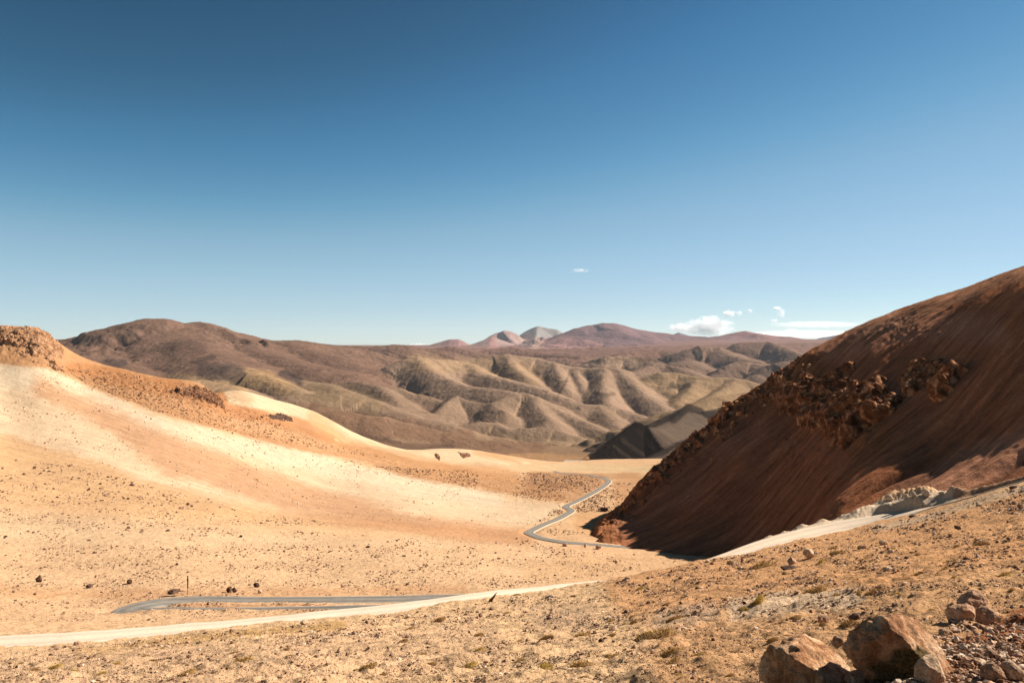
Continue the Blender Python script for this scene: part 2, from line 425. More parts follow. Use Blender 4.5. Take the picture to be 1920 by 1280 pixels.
def ground(x, Y, fine=True):
    """height of the near ground at world (x, Y)"""
    x = np.asarray(x, float); Y = np.asarray(Y, float)
    shp = x.shape; x = x.ravel(); Y = Y.ravel()
    u = x/Y; z = GF.v(u, np.log(Y))*Y
    px = u*F+CX; py = CY-z/Y*F
    yt = np.interp(px, YT_px, YT_Y)
    fg = sstep(1.03, 0.93, Y/yt)                    # near slope
    hill = sstep(0, 60, 960-py+ (px-0)*0.05)*(1-fg)*sstep(1050, 800, px)
    amp = 1.0
    nz = 0.55*fbm(x/46, Y/46, 3, 1)*sstep(20, 90, Y)
    nz += (0.30*fbm(x/9, Y/9, 3, 5))*(0.35+0.65*fg)*sstep(3, 25, Y)
    # terracettes: shallow steps following the slope
    if fine:
        ridge = perlin((x*0.35+Y*0.10)/2.6+0.8*perlin(x/9, Y/9, 21), (Y*0.9-x*0.35)/1.1+1.3*perlin(x/6, Y/6, 22), 23)
        nz += fg*sstep(6, 14, Y)*(0.34*np.abs(ridge)+0.16*fbm(x/1.6, Y/1.6, 4, 9))
        nf = Y < 60
        if nf.any():
            t = 0.05*fbm(x[nf]/0.5, Y[nf]/0.5, 4, 31)
            nz[nf] += t*sstep(60, 30, Y[nf])
        # upper-left rocky shoulder and brown stony bands
        sh = sstep(26, 0, polydist(px, py, [(-200, 640), (60, 660), (180, 705), (330, 735), (430, 760), (480, 785)])[0]-8)*(1-fg)*sstep(1500, 900, Y)
        nz += sh*(1.5*billow(x/9, Y/9, 4, 41)-0.6)
        st = sstep(30, 0, polydist(px, py, [(560, 830), (700, 872), (850, 898), (1000, 915), (1100, 930)])[0]-10)*(1-fg)
        nz += st*0.7*(billow(x/7, Y/7, 3, 45)-0.5)
        nz += (1-fg)*sstep(1500, 1300, Y)*0.16*fbm(x/2.4, Y/2.4, 3, 51)*(1-0.6*hill)
    z = z+nz
    for sx, sy, sY, h, r in SPOIL:
        p = wpt(sx, sy, sY); d2 = ((x-p[0])**2+(Y-p[1])**2)/(r*r)
        z += h*np.exp(-d2)*(1+0.25*perlin(x/0.9, Y/0.9, 61)) if True else 0
    for pts, h, w in BANKS:
        P = [wpt(*q)[:2] for q in pts]
        m = (x > 60) & (Y > 150) & (Y < 330)
        if m.any():
            d, _ = polydist(x[m], Y[m], P)
            z[m] += h*np.exp(-(d/w)**2)*(1+0.2*perlin(x[m]/2, Y[m]/2, 63))
    m = (x < 10) & (Y > 145) & (Y < 215)
    if m.any():
        d1, _ = polydist(x[m], Y[m], ISLAND); d2, _ = polydist(x[m], Y[m], BERM)
        z[m] += 0.75*np.exp(-(d1/2.6)**2)*(1+0.5*perlin(x[m]/3, Y[m]/3, 65))+0.75*np.exp(-(d2/2.4)**2)*(1+0.5*perlin(x[m]/4, Y[m]/4, 66))
    # roads pressed into the ground
    for R, hw, soft, m in ((RA, WA/2, 3.2, (Y > 130) & (Y < 320) & (x < 110)), (RB, WB/2, 3.5, (Y > 300) & (Y < 1500)),
                           (RT, None, 2.2, (Y > 80) & (Y < 300))):
        if not m.any(): continue
        d, rz = polydist(x[m], Y[m], R, R[:, 2])
        h = trackw(x[m], Y[m]) if hw is None else (hw*(1+0.5*sstep(-62, -84, x[m])) if hw == WA/2 else hw)
        w = sstep(soft, 0.3, d-h)
        z[m] = z[m]*(1-w)+(rz-0.22)*w
    return z.reshape(shp)

# ---- tints of the near ground, as bands of differently coloured earth
def tints(px, py, x, Y, base, strokes):
    c = np.tile(base, (len(px), 1)).astype(np.float32) if base.ndim == 1 else base.astype(np.float32)
    j = 9*fbm(x/Y*14, np.log(Y)*9, 4, 71)+4*perlin(x/Y*90, np.log(Y)*60, 72)+5*fbm(x/Y*60+np.log(Y)*20, np.log(Y)*220, 3, 73)
    for pts, wd, soft, colr, k in strokes:
        P = np.array(pts, float)
        if wd == 'poly':
            m = (px > P[:, 0].min()-soft) & (px < P[:, 0].max()+soft) & (py > P[:, 1].min()-soft) & (py < P[:, 1].max()+soft)
            if not m.any(): continue
            d, _ = polydist(px[m], py[m], np.vstack([P, P[:1]]))
            d = np.where(inpoly(px[m], py[m], pts), -d, d)
            t = (sstep(soft, -soft, d+j[m]*min(1.0, soft/10))*k)[:, None].astype(np.float32)
            c[m] = c[m]*(1-t)+np.asarray(colr, np.float32)*t
            continue
        wid = P[:, 2] if P.shape[1] > 2 else np.full(len(P), wd)
        x0, x1 = P[:, 0].min()-wid.max()-soft-20, P[:, 0].max()+wid.max()+soft+20
        y0, y1 = P[:, 1].min()-wid.max()-soft-20, P[:, 1].max()+wid.max()+soft+20
        m = (px > x0) & (px < x1) & (py > y0) & (py < y1)
        if not m.any(): continue
        d, w = polydist(px[m], py[m], P, wid)
        jj = j[m]*min(1.0, soft/12)
        t = (sstep(soft, 0, d-w+jj)*k)[:, None].astype(np.float32)
        c[m] = c[m]*(1-t)+np.asarray(colr, np.float32)*t
    return c

SAND = alb(246, 202, 156)
G_STROKES = [
 ([(-300, 1010), (0, 990), (400, 1010), (800, 1030), (1000, 1050)], 22, 25, alb(250, 212, 168), 0.9),  # pale stony flat
 ([(-300, 1060), (0, 1060), (500, 1060), (1000, 1065)], 30, 20, alb(250, 208, 162), 0.8),
 ([(-400, 800), (0, 812), (133, 846), (267, 896), (400, 932), (500, 952), (640, 970), (960, 992), (1000, 1003), (640, 1000), (400, 985), (200, 965), (0, 945), (-400, 930)], 'poly', 26, alb(244, 198, 148), 0.9),   # orange lower hillside
 ([(-400, 690), (0, 684), (90, 692), (187, 736), (297, 778), (440, 817), (543, 841), (640, 862), (773, 896), (907, 920), (1060, 945), (1040, 965), (1000, 985), (960, 992), (640, 970), (500, 952), (400, 932), (267, 896), (133, 846), (0, 812), (-400, 800)], 'poly', 8, alb(254, 222, 182), 0.95),   # pale scree
 ([(-200, 706, 16), (0, 704, 13), (90, 708, 8), (187, 752, 9), (297, 794, 9), (440, 834, 10), (543, 857, 10), (640, 880, 12), (780, 914, 10), (930, 940, 6)], 0, 18, alb(255, 231, 196), 0.8),
 ([(83, 727, 3), (187, 778, 8), (260, 820, 14), (333, 858, 20), (433, 890, 22), (533, 925, 16), (640, 955, 10), (773, 979, 5), (907, 1000, 3), (985, 1007, 2)], 0, 30, alb(220, 164, 120), 0.72),  # brown tongue
 ([(-400, 560), (120, 560), (420, 680), (470, 768), (500, 775), (640, 830), (740, 845), (900, 880), (1010, 905), (1060, 930), (1060, 942), (907, 918), (773, 893), (640, 859), (543, 838), (440, 814), (297, 775), (187, 733), (87, 689), (0, 680), (-400, 686)], 'poly', 5, alb(216, 164, 118), 1.0),   # orange-brown stony shoulder
 ([(130, 690, 8), (330, 728, 12), (420, 755, 10)], 0, 8, alb(200, 140, 92), 0.7),
 ([(430, 790), (560, 820), (700, 860), (850, 888), (980, 908)], 6, 9, alb(232, 184, 138), 0.6),
 ([(415, 700), (640, 700), (760, 848), (700, 835), (640, 815), (600, 792), (540, 776), (490, 766), (430, 756)], 'poly', 5, alb(250, 222, 182), 0.95),   # cream dome
 ([(440, 742), (470, 748)], 3, 9, alb(230, 184, 140), 0.5),
 ([(420, 768), (500, 780), (560, 795), (620, 822)], 7, 6, alb(214, 152, 104), 0.75),
 ([(590, 784), (615, 802), (640, 820)], 5, 13, alb(234, 172, 112), 0.5),
 ([(650, 806), (720, 830), (760, 838), (820, 838), (880, 842), (940, 858), (1000, 866), (1000, 872), (940, 874), (860, 872), (780, 860), (700, 842)], 'poly', 4, alb(248, 220, 178), 0.95),
 ([(640, 835), (800, 872), (960, 893)], 10, 10, alb(222, 168, 118), 0.6),
 ([(890, 850), (930, 856), (975, 868)], 2, 6, alb(232, 176, 122), 0.6),
 ([(1000, 898), (1060, 903), (1120, 908)], 14, 9, alb(204, 154, 114), 0.75),
 ([(1010, 915), (1080, 925)], 10, 8, alb(212, 162, 118), 0.7),
 ([(1180, 910), (1180, 935)], 26, 10, alb(208, 158, 114), 0.7),
 ([(960, 876), (1150, 878), (1400, 878)], 5, 4, alb(238, 206, 160), 0.9),
 ([(1000, 889), (1150, 892), (1300, 894)], 3, 3, alb(205, 160, 118), 0.6),
 ([(1100, 980), (1180, 985)], 18, 12, alb(232, 182, 130), 0.7),
 ([(0, 1108), (150, 1112), (220, 1112), (300, 1112), (450, 1110), (650, 1110), (870, 1104)], 5, 9, alb(232, 178, 130), 0.55),  # cutting above the bend
 ([(320, 1137), (640, 1137)], 3, 3, alb(230, 176, 130), 0.8),
 ([(1000, 1070), (1200, 1058), (1300, 1048)], 12, 12, alb(238, 194, 146), 0.6),
]
F_STROKES = [
 ([(150, 1222), (330, 1200), (480, 1186), (640, 1172)], 3, 8, alb(226, 176, 96), 0.6),
 ([(0, 1265), (300, 1250), (600, 1230), (900, 1210)], 30, 30, alb(252, 208, 164), 0.6),
 ([(1300, 1240), (1700, 1160), (1920, 1100)], 60, 60, alb(250, 194, 140), 0.8),
 ([(1200, 1100), (1500, 1060), (1920, 980)], 45, 40, alb(242, 182, 128), 0.8),
 ([(1380, 1142), (1480, 1128), (1600, 1120)], 8, 22, alb(252, 220, 182), 0.9),
 ([(1240, 1160), (1330, 1150)], 8, 18, alb(240, 204, 168), 0.7),
 ([(1020, 1160), (1100, 1150)], 8, 22, alb(240, 200, 160), 0.7),
 ([(1780, 1270), (1860, 1220), (1930, 1180)], 35, 18, alb(196, 126, 84), 0.9),
 ([(1640, 990), (1750, 965), (1850, 935), (1930, 912)], 4, 5, alb(238, 205, 168), 0.85),
]
SPOIL_STROKES = [
 ([(1380, 1034), (1460, 1010), (1540, 988), (1620, 965), (1680, 950), (1740, 936), (1790, 930)], 13, 5, alb(250, 224, 190), 1.0),
 ([(1800, 925), (1860, 905), (1930, 890)], 12, 6, alb(214, 170, 134), 0.9),
]

def make_ground():
    # near slope
    nu, nl = 1560, 1220
    px = np.concatenate([np.linspace(-700, -140, 60, endpoint=False), np.linspace(-140, 2060, 1380), np.linspace(2060, 3600, 121)[1:]]); L = np.linspace(math.log(2.3), math.log(262), nl)
    PX, LL = np.meshgrid(px, L, indexing='ij')
    Y = np.exp(LL).ravel(); x = U(PX.ravel())*Y
    z = ground(x, Y); P = np.c_[x, Y, z]
    ppx = PX.ravel(); ppy = CY-z/Y*F
    base = alb(255, 212, 162)*1.08
    c = tints(ppx, ppy, x, Y, base, F_STROKES+SPOIL_STROKES[:0])
    f = grid_faces(nu, nl)
    fc = f[:, 0]
    yt = np.interp(ppx, YT_px, YT_Y)
    keep = Y[fc] < yt[fc]+0.4
    o = sub_mesh('stony_slope', P, f, keep, M_FG, c); tag(o, 'stony tan slope with tufts in the foreground', kind='structure')
    # valley and left hillside
    nu, nl = 1340, 900
    px = np.concatenate([np.linspace(-600, -140, 50, endpoint=False), np.linspace(-140, 2060, 1240), np.linspace(2060, 2500, 51)[1:]]); L = np.linspace(math.log(88), math.log(1790), nl)
    PX, LL = np.meshgrid(px, L, indexing='ij')
    Y = np.exp(LL).ravel(); x = U(PX.ravel())*Y
    z = ground(x, Y); P = np.c_[x, Y, z]
    ppx = PX.ravel(); ppy = CY-z/Y*F
    c = tints(ppx, ppy, x, Y, SAND, G_STROKES)
    near = Y < 300
    cs = tints(ppx, ppy, x, Y, c, SPOIL_STROKES)
    c = np.where((near & (x > 40))[:, None], cs, c)
    f = grid_faces(nu, nl); fc = f[:, 0]
    yt = np.interp(ppx, YT_px, YT_Y)
    keep = Y[fc] > yt[fc]-0.4
    hp = [(-400, 935), (300, 955), (600, 978), (960, 1000), (1010, 960), (1080, 930), (1000, 885), (995, 820), (995, 300), (-400, 300)]
    hill = inpoly(ppx[fc], ppy[fc], hp) | ((Y[fc] > 600) & (ppx[fc] < 700))
    o = sub_mesh('valley_ground', P, f, keep & ~hill, M_VAL, c); tag(o, 'sandy valley floor crossed by the road', kind='structure')
    o = sub_mesh('hillside', P, f, keep & hill, M_SCREE, c); tag(o, 'pale scree hillside on the left', kind='structure')

def ribbon(name, R, hw, lift, mat, colf, n=9, label=''):
    T = np.gradient(R[:, :2], axis=0); T /= np.linalg.norm(T, axis=1)[:, None]+1e-9
    N = np.c_[-T[:, 1], T[:, 0]]
    t = np.linspace(-1, 1, n)
    vs = []; cs = []
    for k in range(len(R)):
        h = hw(R[k, 0], R[k, 1]) if callable(hw) else hw
        for q in t:
            e = abs(q)
            vs.append((R[k, 0]+N[k, 0]*q*h, R[k, 1]+N[k, 1]*q*h, R[k, 2]+lift+0.06*(1-e*e)-(0.5 if e == 1 else 0)))
            cs.append(colf(q, k))
    o = meshobj(name, np.array(vs), grid_faces(len(R), n), mat, np.array(cs)); 
    o.data.flip_normals() if o.data.polygons[0].normal.z < 0 else None
    tag(o, label, kind='structure'); return o

# ------------------------------------------------------------------ right hill
RH = [(1041, 1007, 458), (1100, 1021, 440), (1200, 1027, 420), (1300, 1030, 400), (1370, 1032, 385), (1450, 1028, 330), (1540, 990, 272), (1640, 948, 258), (1760, 918, 240), (1920, 890, 218), (2150, 842, 200),
 (1088, 999, 470), (1113, 990, 480), (1143, 971, 500), (1172, 935, 530), (1204, 893, 555), (1240, 868, 570), (1280, 828, 572), (1303, 812, 573), (1327, 796, 573), (1353, 764, 573), (1390, 742, 570), (1423, 722, 567),
 (1447, 703, 565), (1487, 677, 560), (1513, 659, 555), (1573, 627, 540), (1617, 606, 528), (1680, 580, 510), (1747, 557, 490), (1813, 537, 464), (1880, 511, 436), (1920, 499, 420), (2150, 412, 367),
 (1200, 960, 500), (1300, 900, 500), (1300, 960, 450), (1400, 860, 470), (1400, 800, 520), (1400, 950, 425), (1500, 900, 390), (1500, 820, 450), (1500, 740, 510), (1600, 900, 306), (1600, 800, 388), (1600, 700, 462),
 (1700, 870, 290), (1700, 760, 360), (1700, 660, 437), (1750, 870, 277), (1750, 800, 316), (1750, 740, 350), (1750, 680, 388), (1750, 620, 434), (1750, 580, 468),
 (1910, 825, 250), (1910, 760, 271), (1910, 700, 291), (1910, 640, 317), (1910, 580, 355), (1910, 540, 385), (2150, 760, 221), (2150, 680, 242), (2150, 600, 269), (2150, 520, 303), (2150, 450, 341),
 # in front of the foot
 (1041, 1060, 400), (1200, 1100, 360), (1370, 1110, 320), (1450, 1110, 270), (1540, 1060, 225), (1640, 1030, 208), (1760, 1000, 196), (1920, 975, 180), (2150, 920, 160),
 # behind the crest
 (1041, 1040, 560), (1143, 1010, 620), (1204, 960, 680), (1300, 900, 720), (1390, 830, 720), (1513, 740, 720), (1680, 650, 700), (1920, 560, 700), (2150, 500, 700), (1143, 1100, 900), (1390, 950, 900), (1680, 800, 900), (1920, 700, 900), (2150, 650, 900)]
RF = Field(RH, 960, 2240, 140, 900, n=(170, 170), smooth=2e-4)
FALL = np.array([0.95, 0.31])    # uphill direction on the red slope

def rz(x, Y, fine=True):
    z = RF.v(x/Y, np.log(Y))*Y
    px = x/Y*F+CX; py = CY-z/Y*F
    a = x*FALL[0]+Y*FALL[1]; c = -x*FALL[1]+Y*FALL[0]       # along / across the fall line
    nz = 2.2*perlin(c/34+0.4*perlin(a/60, c/60, 81), a/220, 82)+1.9*(billow(c/14+0.3*perlin(a/30, c/20, 83), a/120, 2, 84)-0.6)
    nz += 0.45*perlin(c/4.2, a/60, 85)+0.20*perlin(c/1.6, a/25, 86)+0.25*fbm(x/5, Y/5, 3, 87)
    # rocky crest and ribs
    d, _ = polydist(px, py, [(1130, 985), (1204, 897), (1280, 832), (1353, 770), (1447, 708), (1500, 676)])
    m = sstep(55, 0, d+14*fbm(px/40, py/40, 2, 88))
    nz += m*(2.8*billow(x/11, Y/11, 4, 89)-1.9)
    d, _ = polydist(px, py, [(1480, 720), (1590, 770), (1620, 820), (1500, 860), (1440, 800)])
    m = sstep(40, 0, d+14*fbm(px/40, py/40, 2, 90))
    nz += m*(1.6*billow(x/7, Y/7, 4, 91)-0.5)
    d, _ = polydist(px, py, [(1590, 625), (1680, 600), (1760, 620), (1700, 640)])
    nz += sstep(40, 0, d)*(0.9*billow(x/6, Y/6, 3, 92)-0.4)
    z = z+nz*sstep(0, 25, 1060-py)-12*sstep(1140, 1070, px)
    if _RC is not None:
        yn = np.interp(px, _RC[0], _RC[2])
        z = z+np.interp(px, _RC[0], _RC[1])*Y*sstep(0.72, 0.98, Y/yn)
    return z
_RC = None
def _fit_skyline():
    """lower or raise the crest so that its height is that of the traced skyline"""
    global _RC
    sk = np.array([(1000, 1030), (1041, 1007), (1088, 999), (1113, 990), (1143, 971), (1172, 935), (1204, 893), (1222, 877), (1250, 858), (1280, 828), (1303, 812), (1327, 797), (1353, 762), (1373, 755), (1390, 740), (1423, 723), (1447, 703), (1487, 677), (1513, 657),
                   (1573, 627), (1617, 605), (1680, 580), (1747, 557), (1813, 537), (1880, 510), (1920, 498), (2150, 412)], float)
    c = np.arange(1050, 2151, 10.0); Ls = np.linspace(math.log(200), math.log(860), 420)
    PX, LL = np.meshgrid(c, Ls, indexing='ij'); Y = np.exp(LL); x = U(PX)*Y
    vv = rz(x.ravel(), Y.ravel()).reshape(PX.shape)/Y
    vm_ = vv.max(1); yk = np.exp(Ls[vv.argmax(1)])
    d = V(np.interp(c, sk[:, 0], sk[:, 1])+1.0)-vm_
    for _ in range(3): d[1:-1] = (d[:-2]+d[1:-1]*2+d[2:])/4; yk[1:-1] = (yk[:-2]+yk[1:-1]*2+yk[2:])/4
    d *= sstep(1110, 1190, c)
    _RC = (c, d, yk)
_fit_skyline()

R_BASE = np.array((0.42, 0.160, 0.074))
R_STROKES = [
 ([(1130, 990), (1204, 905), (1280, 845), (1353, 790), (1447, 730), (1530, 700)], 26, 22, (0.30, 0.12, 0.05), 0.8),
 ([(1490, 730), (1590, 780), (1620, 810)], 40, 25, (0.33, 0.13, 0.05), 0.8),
 ([(1560, 650), (1640, 620), (1760, 610), (1860, 620)], 16, 25, (0.44, 0.20, 0.112), 0.8),  # paler upper slope and crest: grazing sunlight put into the tint
 ([(1620, 615), (1750, 568), (1920, 505)], 10, 12, (0.38, 0.19, 0.11), 0.7),
 ([(1700, 940), (1800, 885), (1920, 840)], 26, 26, (0.42, 0.20, 0.115), 0.85),  # paler lower right: the sunlit foot painted into the tint
 ([(1400, 800), (1300, 900), (1180, 990)], 12, 26, (0.42, 0.18, 0.095), 0.6),
]
def make_right_hill():
    nu, nl = 900, 640
    px = np.concatenate([np.linspace(1000, 2150, 860), np.linspace(2150, 2700, 41)[1:]]); L = np.linspace(math.log(165), math.log(880), nl)
    PX, LL = np.meshgrid(px, L, indexing='ij')
    Y = np.exp(LL).ravel(); x = U(PX.ravel())*Y
    z = rz(x, Y); P = np.c_[x, Y, z]
    ppy = CY-z/Y*F
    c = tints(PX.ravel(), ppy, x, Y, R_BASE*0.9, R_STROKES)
    a = x*FALL[0]+Y*FALL[1]; cc = -x*FALL[1]+Y*FALL[0]
    s = 0.8*fbm(cc/7+0.5*perlin(a/50, cc/30, 96), a/110, 5, 95, 0.6)
    c = c*(1+0.32*np.clip(s, -0.8, 0.8))[:, None]
    f = grid_faces(nu, nl)
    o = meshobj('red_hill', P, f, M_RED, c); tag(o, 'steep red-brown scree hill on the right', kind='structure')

# ------------------------------------------------------------------ outcrops: craggy shells grown out of a slope
def outcrop(name, zfun, field, poly, Yr, amp, seed, mat, label, size=8.0, n=(150, 110), cell=1.0, cat='rock outcrop', sink=0.6, up=0.25):
    P = np.array(poly, float)
    x0, x1, y0, y1 = P[:, 0].min()-4, P[:, 0].max()+4, P[:, 1].min()-4, P[:, 1].max()+4
    nu, nv = n
    pxs = np.linspace(x0, x1, nu); pys = np.linspace(y1, y0, nv)
    Q = np.zeros((nu, nv, 3))
    for i, px in enumerate(pxs):
        Ls = np.linspace(math.log(Yr[0]), math.log(Yr[1]), 500)
        vv = np.maximum.accumulate(field.v(np.full_like(Ls, float(U(px))), Ls)+np.arange(500)*1e-9)
        LL = np.interp(V(pys), vv, Ls); Y = np.exp(LL)
        xx = float(U(px))*Y
        Q[i, :, 0] = xx; Q[i, :, 1] = Y
    Q[:, :, 2] = zfun(Q[:, :, 0].ravel(), Q[:, :, 1].ravel()).reshape(nu, nv)
    S = Q.copy(); S[:, :, 2] = field.z(Q[:, :, 0].ravel(), Q[:, :, 1].ravel()).reshape(nu, nv)
    du = np.gradient(S, axis=0); dv = np.gradient(S, axis=1)
    N = np.cross(du, dv); N /= np.linalg.norm(N, axis=2)[..., None]+1e-9
    N[N[..., 2] < 0] *= -1
    N[..., 2] += up; N /= np.linalg.norm(N, axis=2)[..., None]
    PXg, PYg = np.meshgrid(pxs, pys, indexing='ij')
    d, _ = polydist(PXg.ravel(), PYg.ravel(), np.vstack([P, P[:1]]))
    ins = inpoly(PXg.ravel(), PYg.ravel(), poly)
    ed = np.where(ins, d, -d)
    sc = 0.5*(x1-x0+y1-y0)
    pw = Q.reshape(-1, 3)/size
    jag = fbm3(pw*1.3, 3, seed)*sc*0.10
    env = sstep(-0.01*sc, 0.13*sc, ed+jag)
    pq = pw*np.array((1, 1, 0.38)) if cell != 0 else pw
    r = ridged3(pq, 5, seed+5, 0.55)
    blk = np.floor(2.2*fbm3(pw*0.7, 2, seed+9)+0.5*fbm3(pw*2.2, 2, seed+11))/2.2
    h = amp*env*(0.62+0.40*r+0.50*blk)-sink*(1-env)-0.15
    off = (h.reshape(nu, nv, 1)*N)
    lat = np.stack([fbm3(pw*1.1, 3, seed+21), fbm3(pw*1.1, 3, seed+31), 0.6*fbm3(pw*1.6, 3, seed+41)], 1).reshape(nu, nv, 3)*amp*0.28*env.reshape(nu, nv, 1)
    Z = (Q+off+lat).reshape(-1, 3)
    f = grid_faces(nu, nv)
    keep = (env[f] > 0.02).any(axis=1)
    o = sub_mesh(name, Z, f, keep, mat, np.ones((len(Z), 3)), smooth=False)
    tag(o, label, cat); return o

def crag_mat(name, c1, c2, c3, s):
    m = rock_mat(name, c1, c2, c3, s, 0.4/s*0.2)
    return m

M_CRAG = crag_mat('orange_crag', (0.17, 0.075, 0.035), (0.38, 0.20, 0.105), (0.55, 0.36, 0.22), 0.12)
M_CRAGD = crag_mat('dark_brown_crag', (0.07, 0.03, 0.018), (0.20, 0.095, 0.05), (0.44, 0.25, 0.15), 0.1)
M_CRAGR = crag_mat('rust_crag', (0.045, 0.016, 0.008), (0.24, 0.092, 0.036), (0.70, 0.37, 0.19), 0.1)
M_CREAM = crag_mat('cream_spoil_rock', (0.42, 0.30, 0.2), (0.6, 0.47, 0.35), (0.75, 0.62, 0.48), 0.3)

# ------------------------------------------------------------------ hills by ridge lines
def terrain(x, Y, base, ridges, k=9.0, spur=0.5, lam=420.0, wig=0.10):
    """smooth maximum of ridge-shaped hills over a base; returns height and index of the ruling hill"""
    z = base.copy(); own = np.full(x.shape, -1)
    bl = billow(x/lam, Y/lam, 4, 101); pn = fbm(x/(lam*1.7), Y/(lam*1.7), 3, 111)
    wx = lam*wig*fbm(x/(lam*0.8), Y/(lam*0.8), 3, 121); wy = lam*wig*fbm(x/(lam*0.8), Y/(lam*0.8), 3, 131)
    zz = z.astype(float)
    for gi, (pts, s, r, grp) in enumerate(ridges):
        P = np.array([wpt(*q) for q in pts]); s = s*1.22 if r < 100 and lam < 1000 else s
        if len(P) == 1: P = np.vstack([P, P+[1, 1, 0]])
        # coarse cull
        reach = (P[:, 2].max()+1100)/s*0.7+800
        m = (x > P[:, 0].min()-reach) & (x < P[:, 0].max()+reach) & (Y > P[:, 1].min()-reach) & (Y < P[:, 1].max()+reach)
        if not m.any(): continue
        xm, Ym = x[m], Y[m]
        d0, _ = polydist(xm, Ym, P[:, :2], P[:, 2])
        fade = sstep(0, lam*0.6, d0)
        d, zr = polydist(xm+wx[m]*fade, Ym+wy[m]*fade, P[:, :2], P[:, 2])
        sd = np.sqrt(d*d+r*r)-r
        h = zr-s*sd*(1+spur*(0.62-bl[m])*fade+0.25*pn[m]*fade)
        kk = k if r > 26 else 3.0
        a = zz[m]; mx = np.maximum(a, h); df = np.abs(a-h)
        zn = mx+kk*np.exp(-df/kk)*0.5
        own[m] = np.where(h > a, gi, own[m])
        zz[m] = zn
    return zz, own

# base of the far valley (px, py, Y)
MB = [(-200, 866, 1700), (500, 866, 1700), (900, 866, 1700), (1200, 872, 1700), (1500, 880, 1700), (1900, 880, 1700),
 (900, 862, 2200), (1100, 866, 2100), (1300, 862, 2300), (1500, 850, 2400), (600, 850, 2300), (300, 830, 2400), (0, 830, 2400),
 (900, 850, 3000), (1100, 850, 3000), (1300, 845, 3200), (600, 815, 3100), (640, 790, 3500), (300, 790, 3300), (0, 780, 3500),
 (900, 831, 3900), (1050, 832, 4000), (1200, 835, 4000), (700, 790, 3900), (500, 770, 4200), (250, 740, 4500), (0, 740, 4500),
 (900, 805, 5000), (1100, 810, 5000), (1300, 800, 5000), (700, 770, 5000), (500, 745, 5300), (1600, 800, 5000),
 (900, 760, 6500), (1200, 760, 6500), (1500, 750, 6500), (600, 740, 6500), (200, 700, 6500), (900, 715, 8200), (1200, 720, 8200), (1500, 705, 8200), (500, 700, 8200),
 (700, 682, 10500), (1000, 685, 10500), (1300, 680, 10500), (1600, 680, 10500), (300, 690, 10500), (700, 660, 14000), (1000, 662, 14000), (1300, 655, 14000), (1600, 652, 14000), (200, 665, 14000), (0, 665, 14000)]
MBF = Field(MB, -300, 2000, 1650, 16500, n=(100, 110), smooth=1e-5)

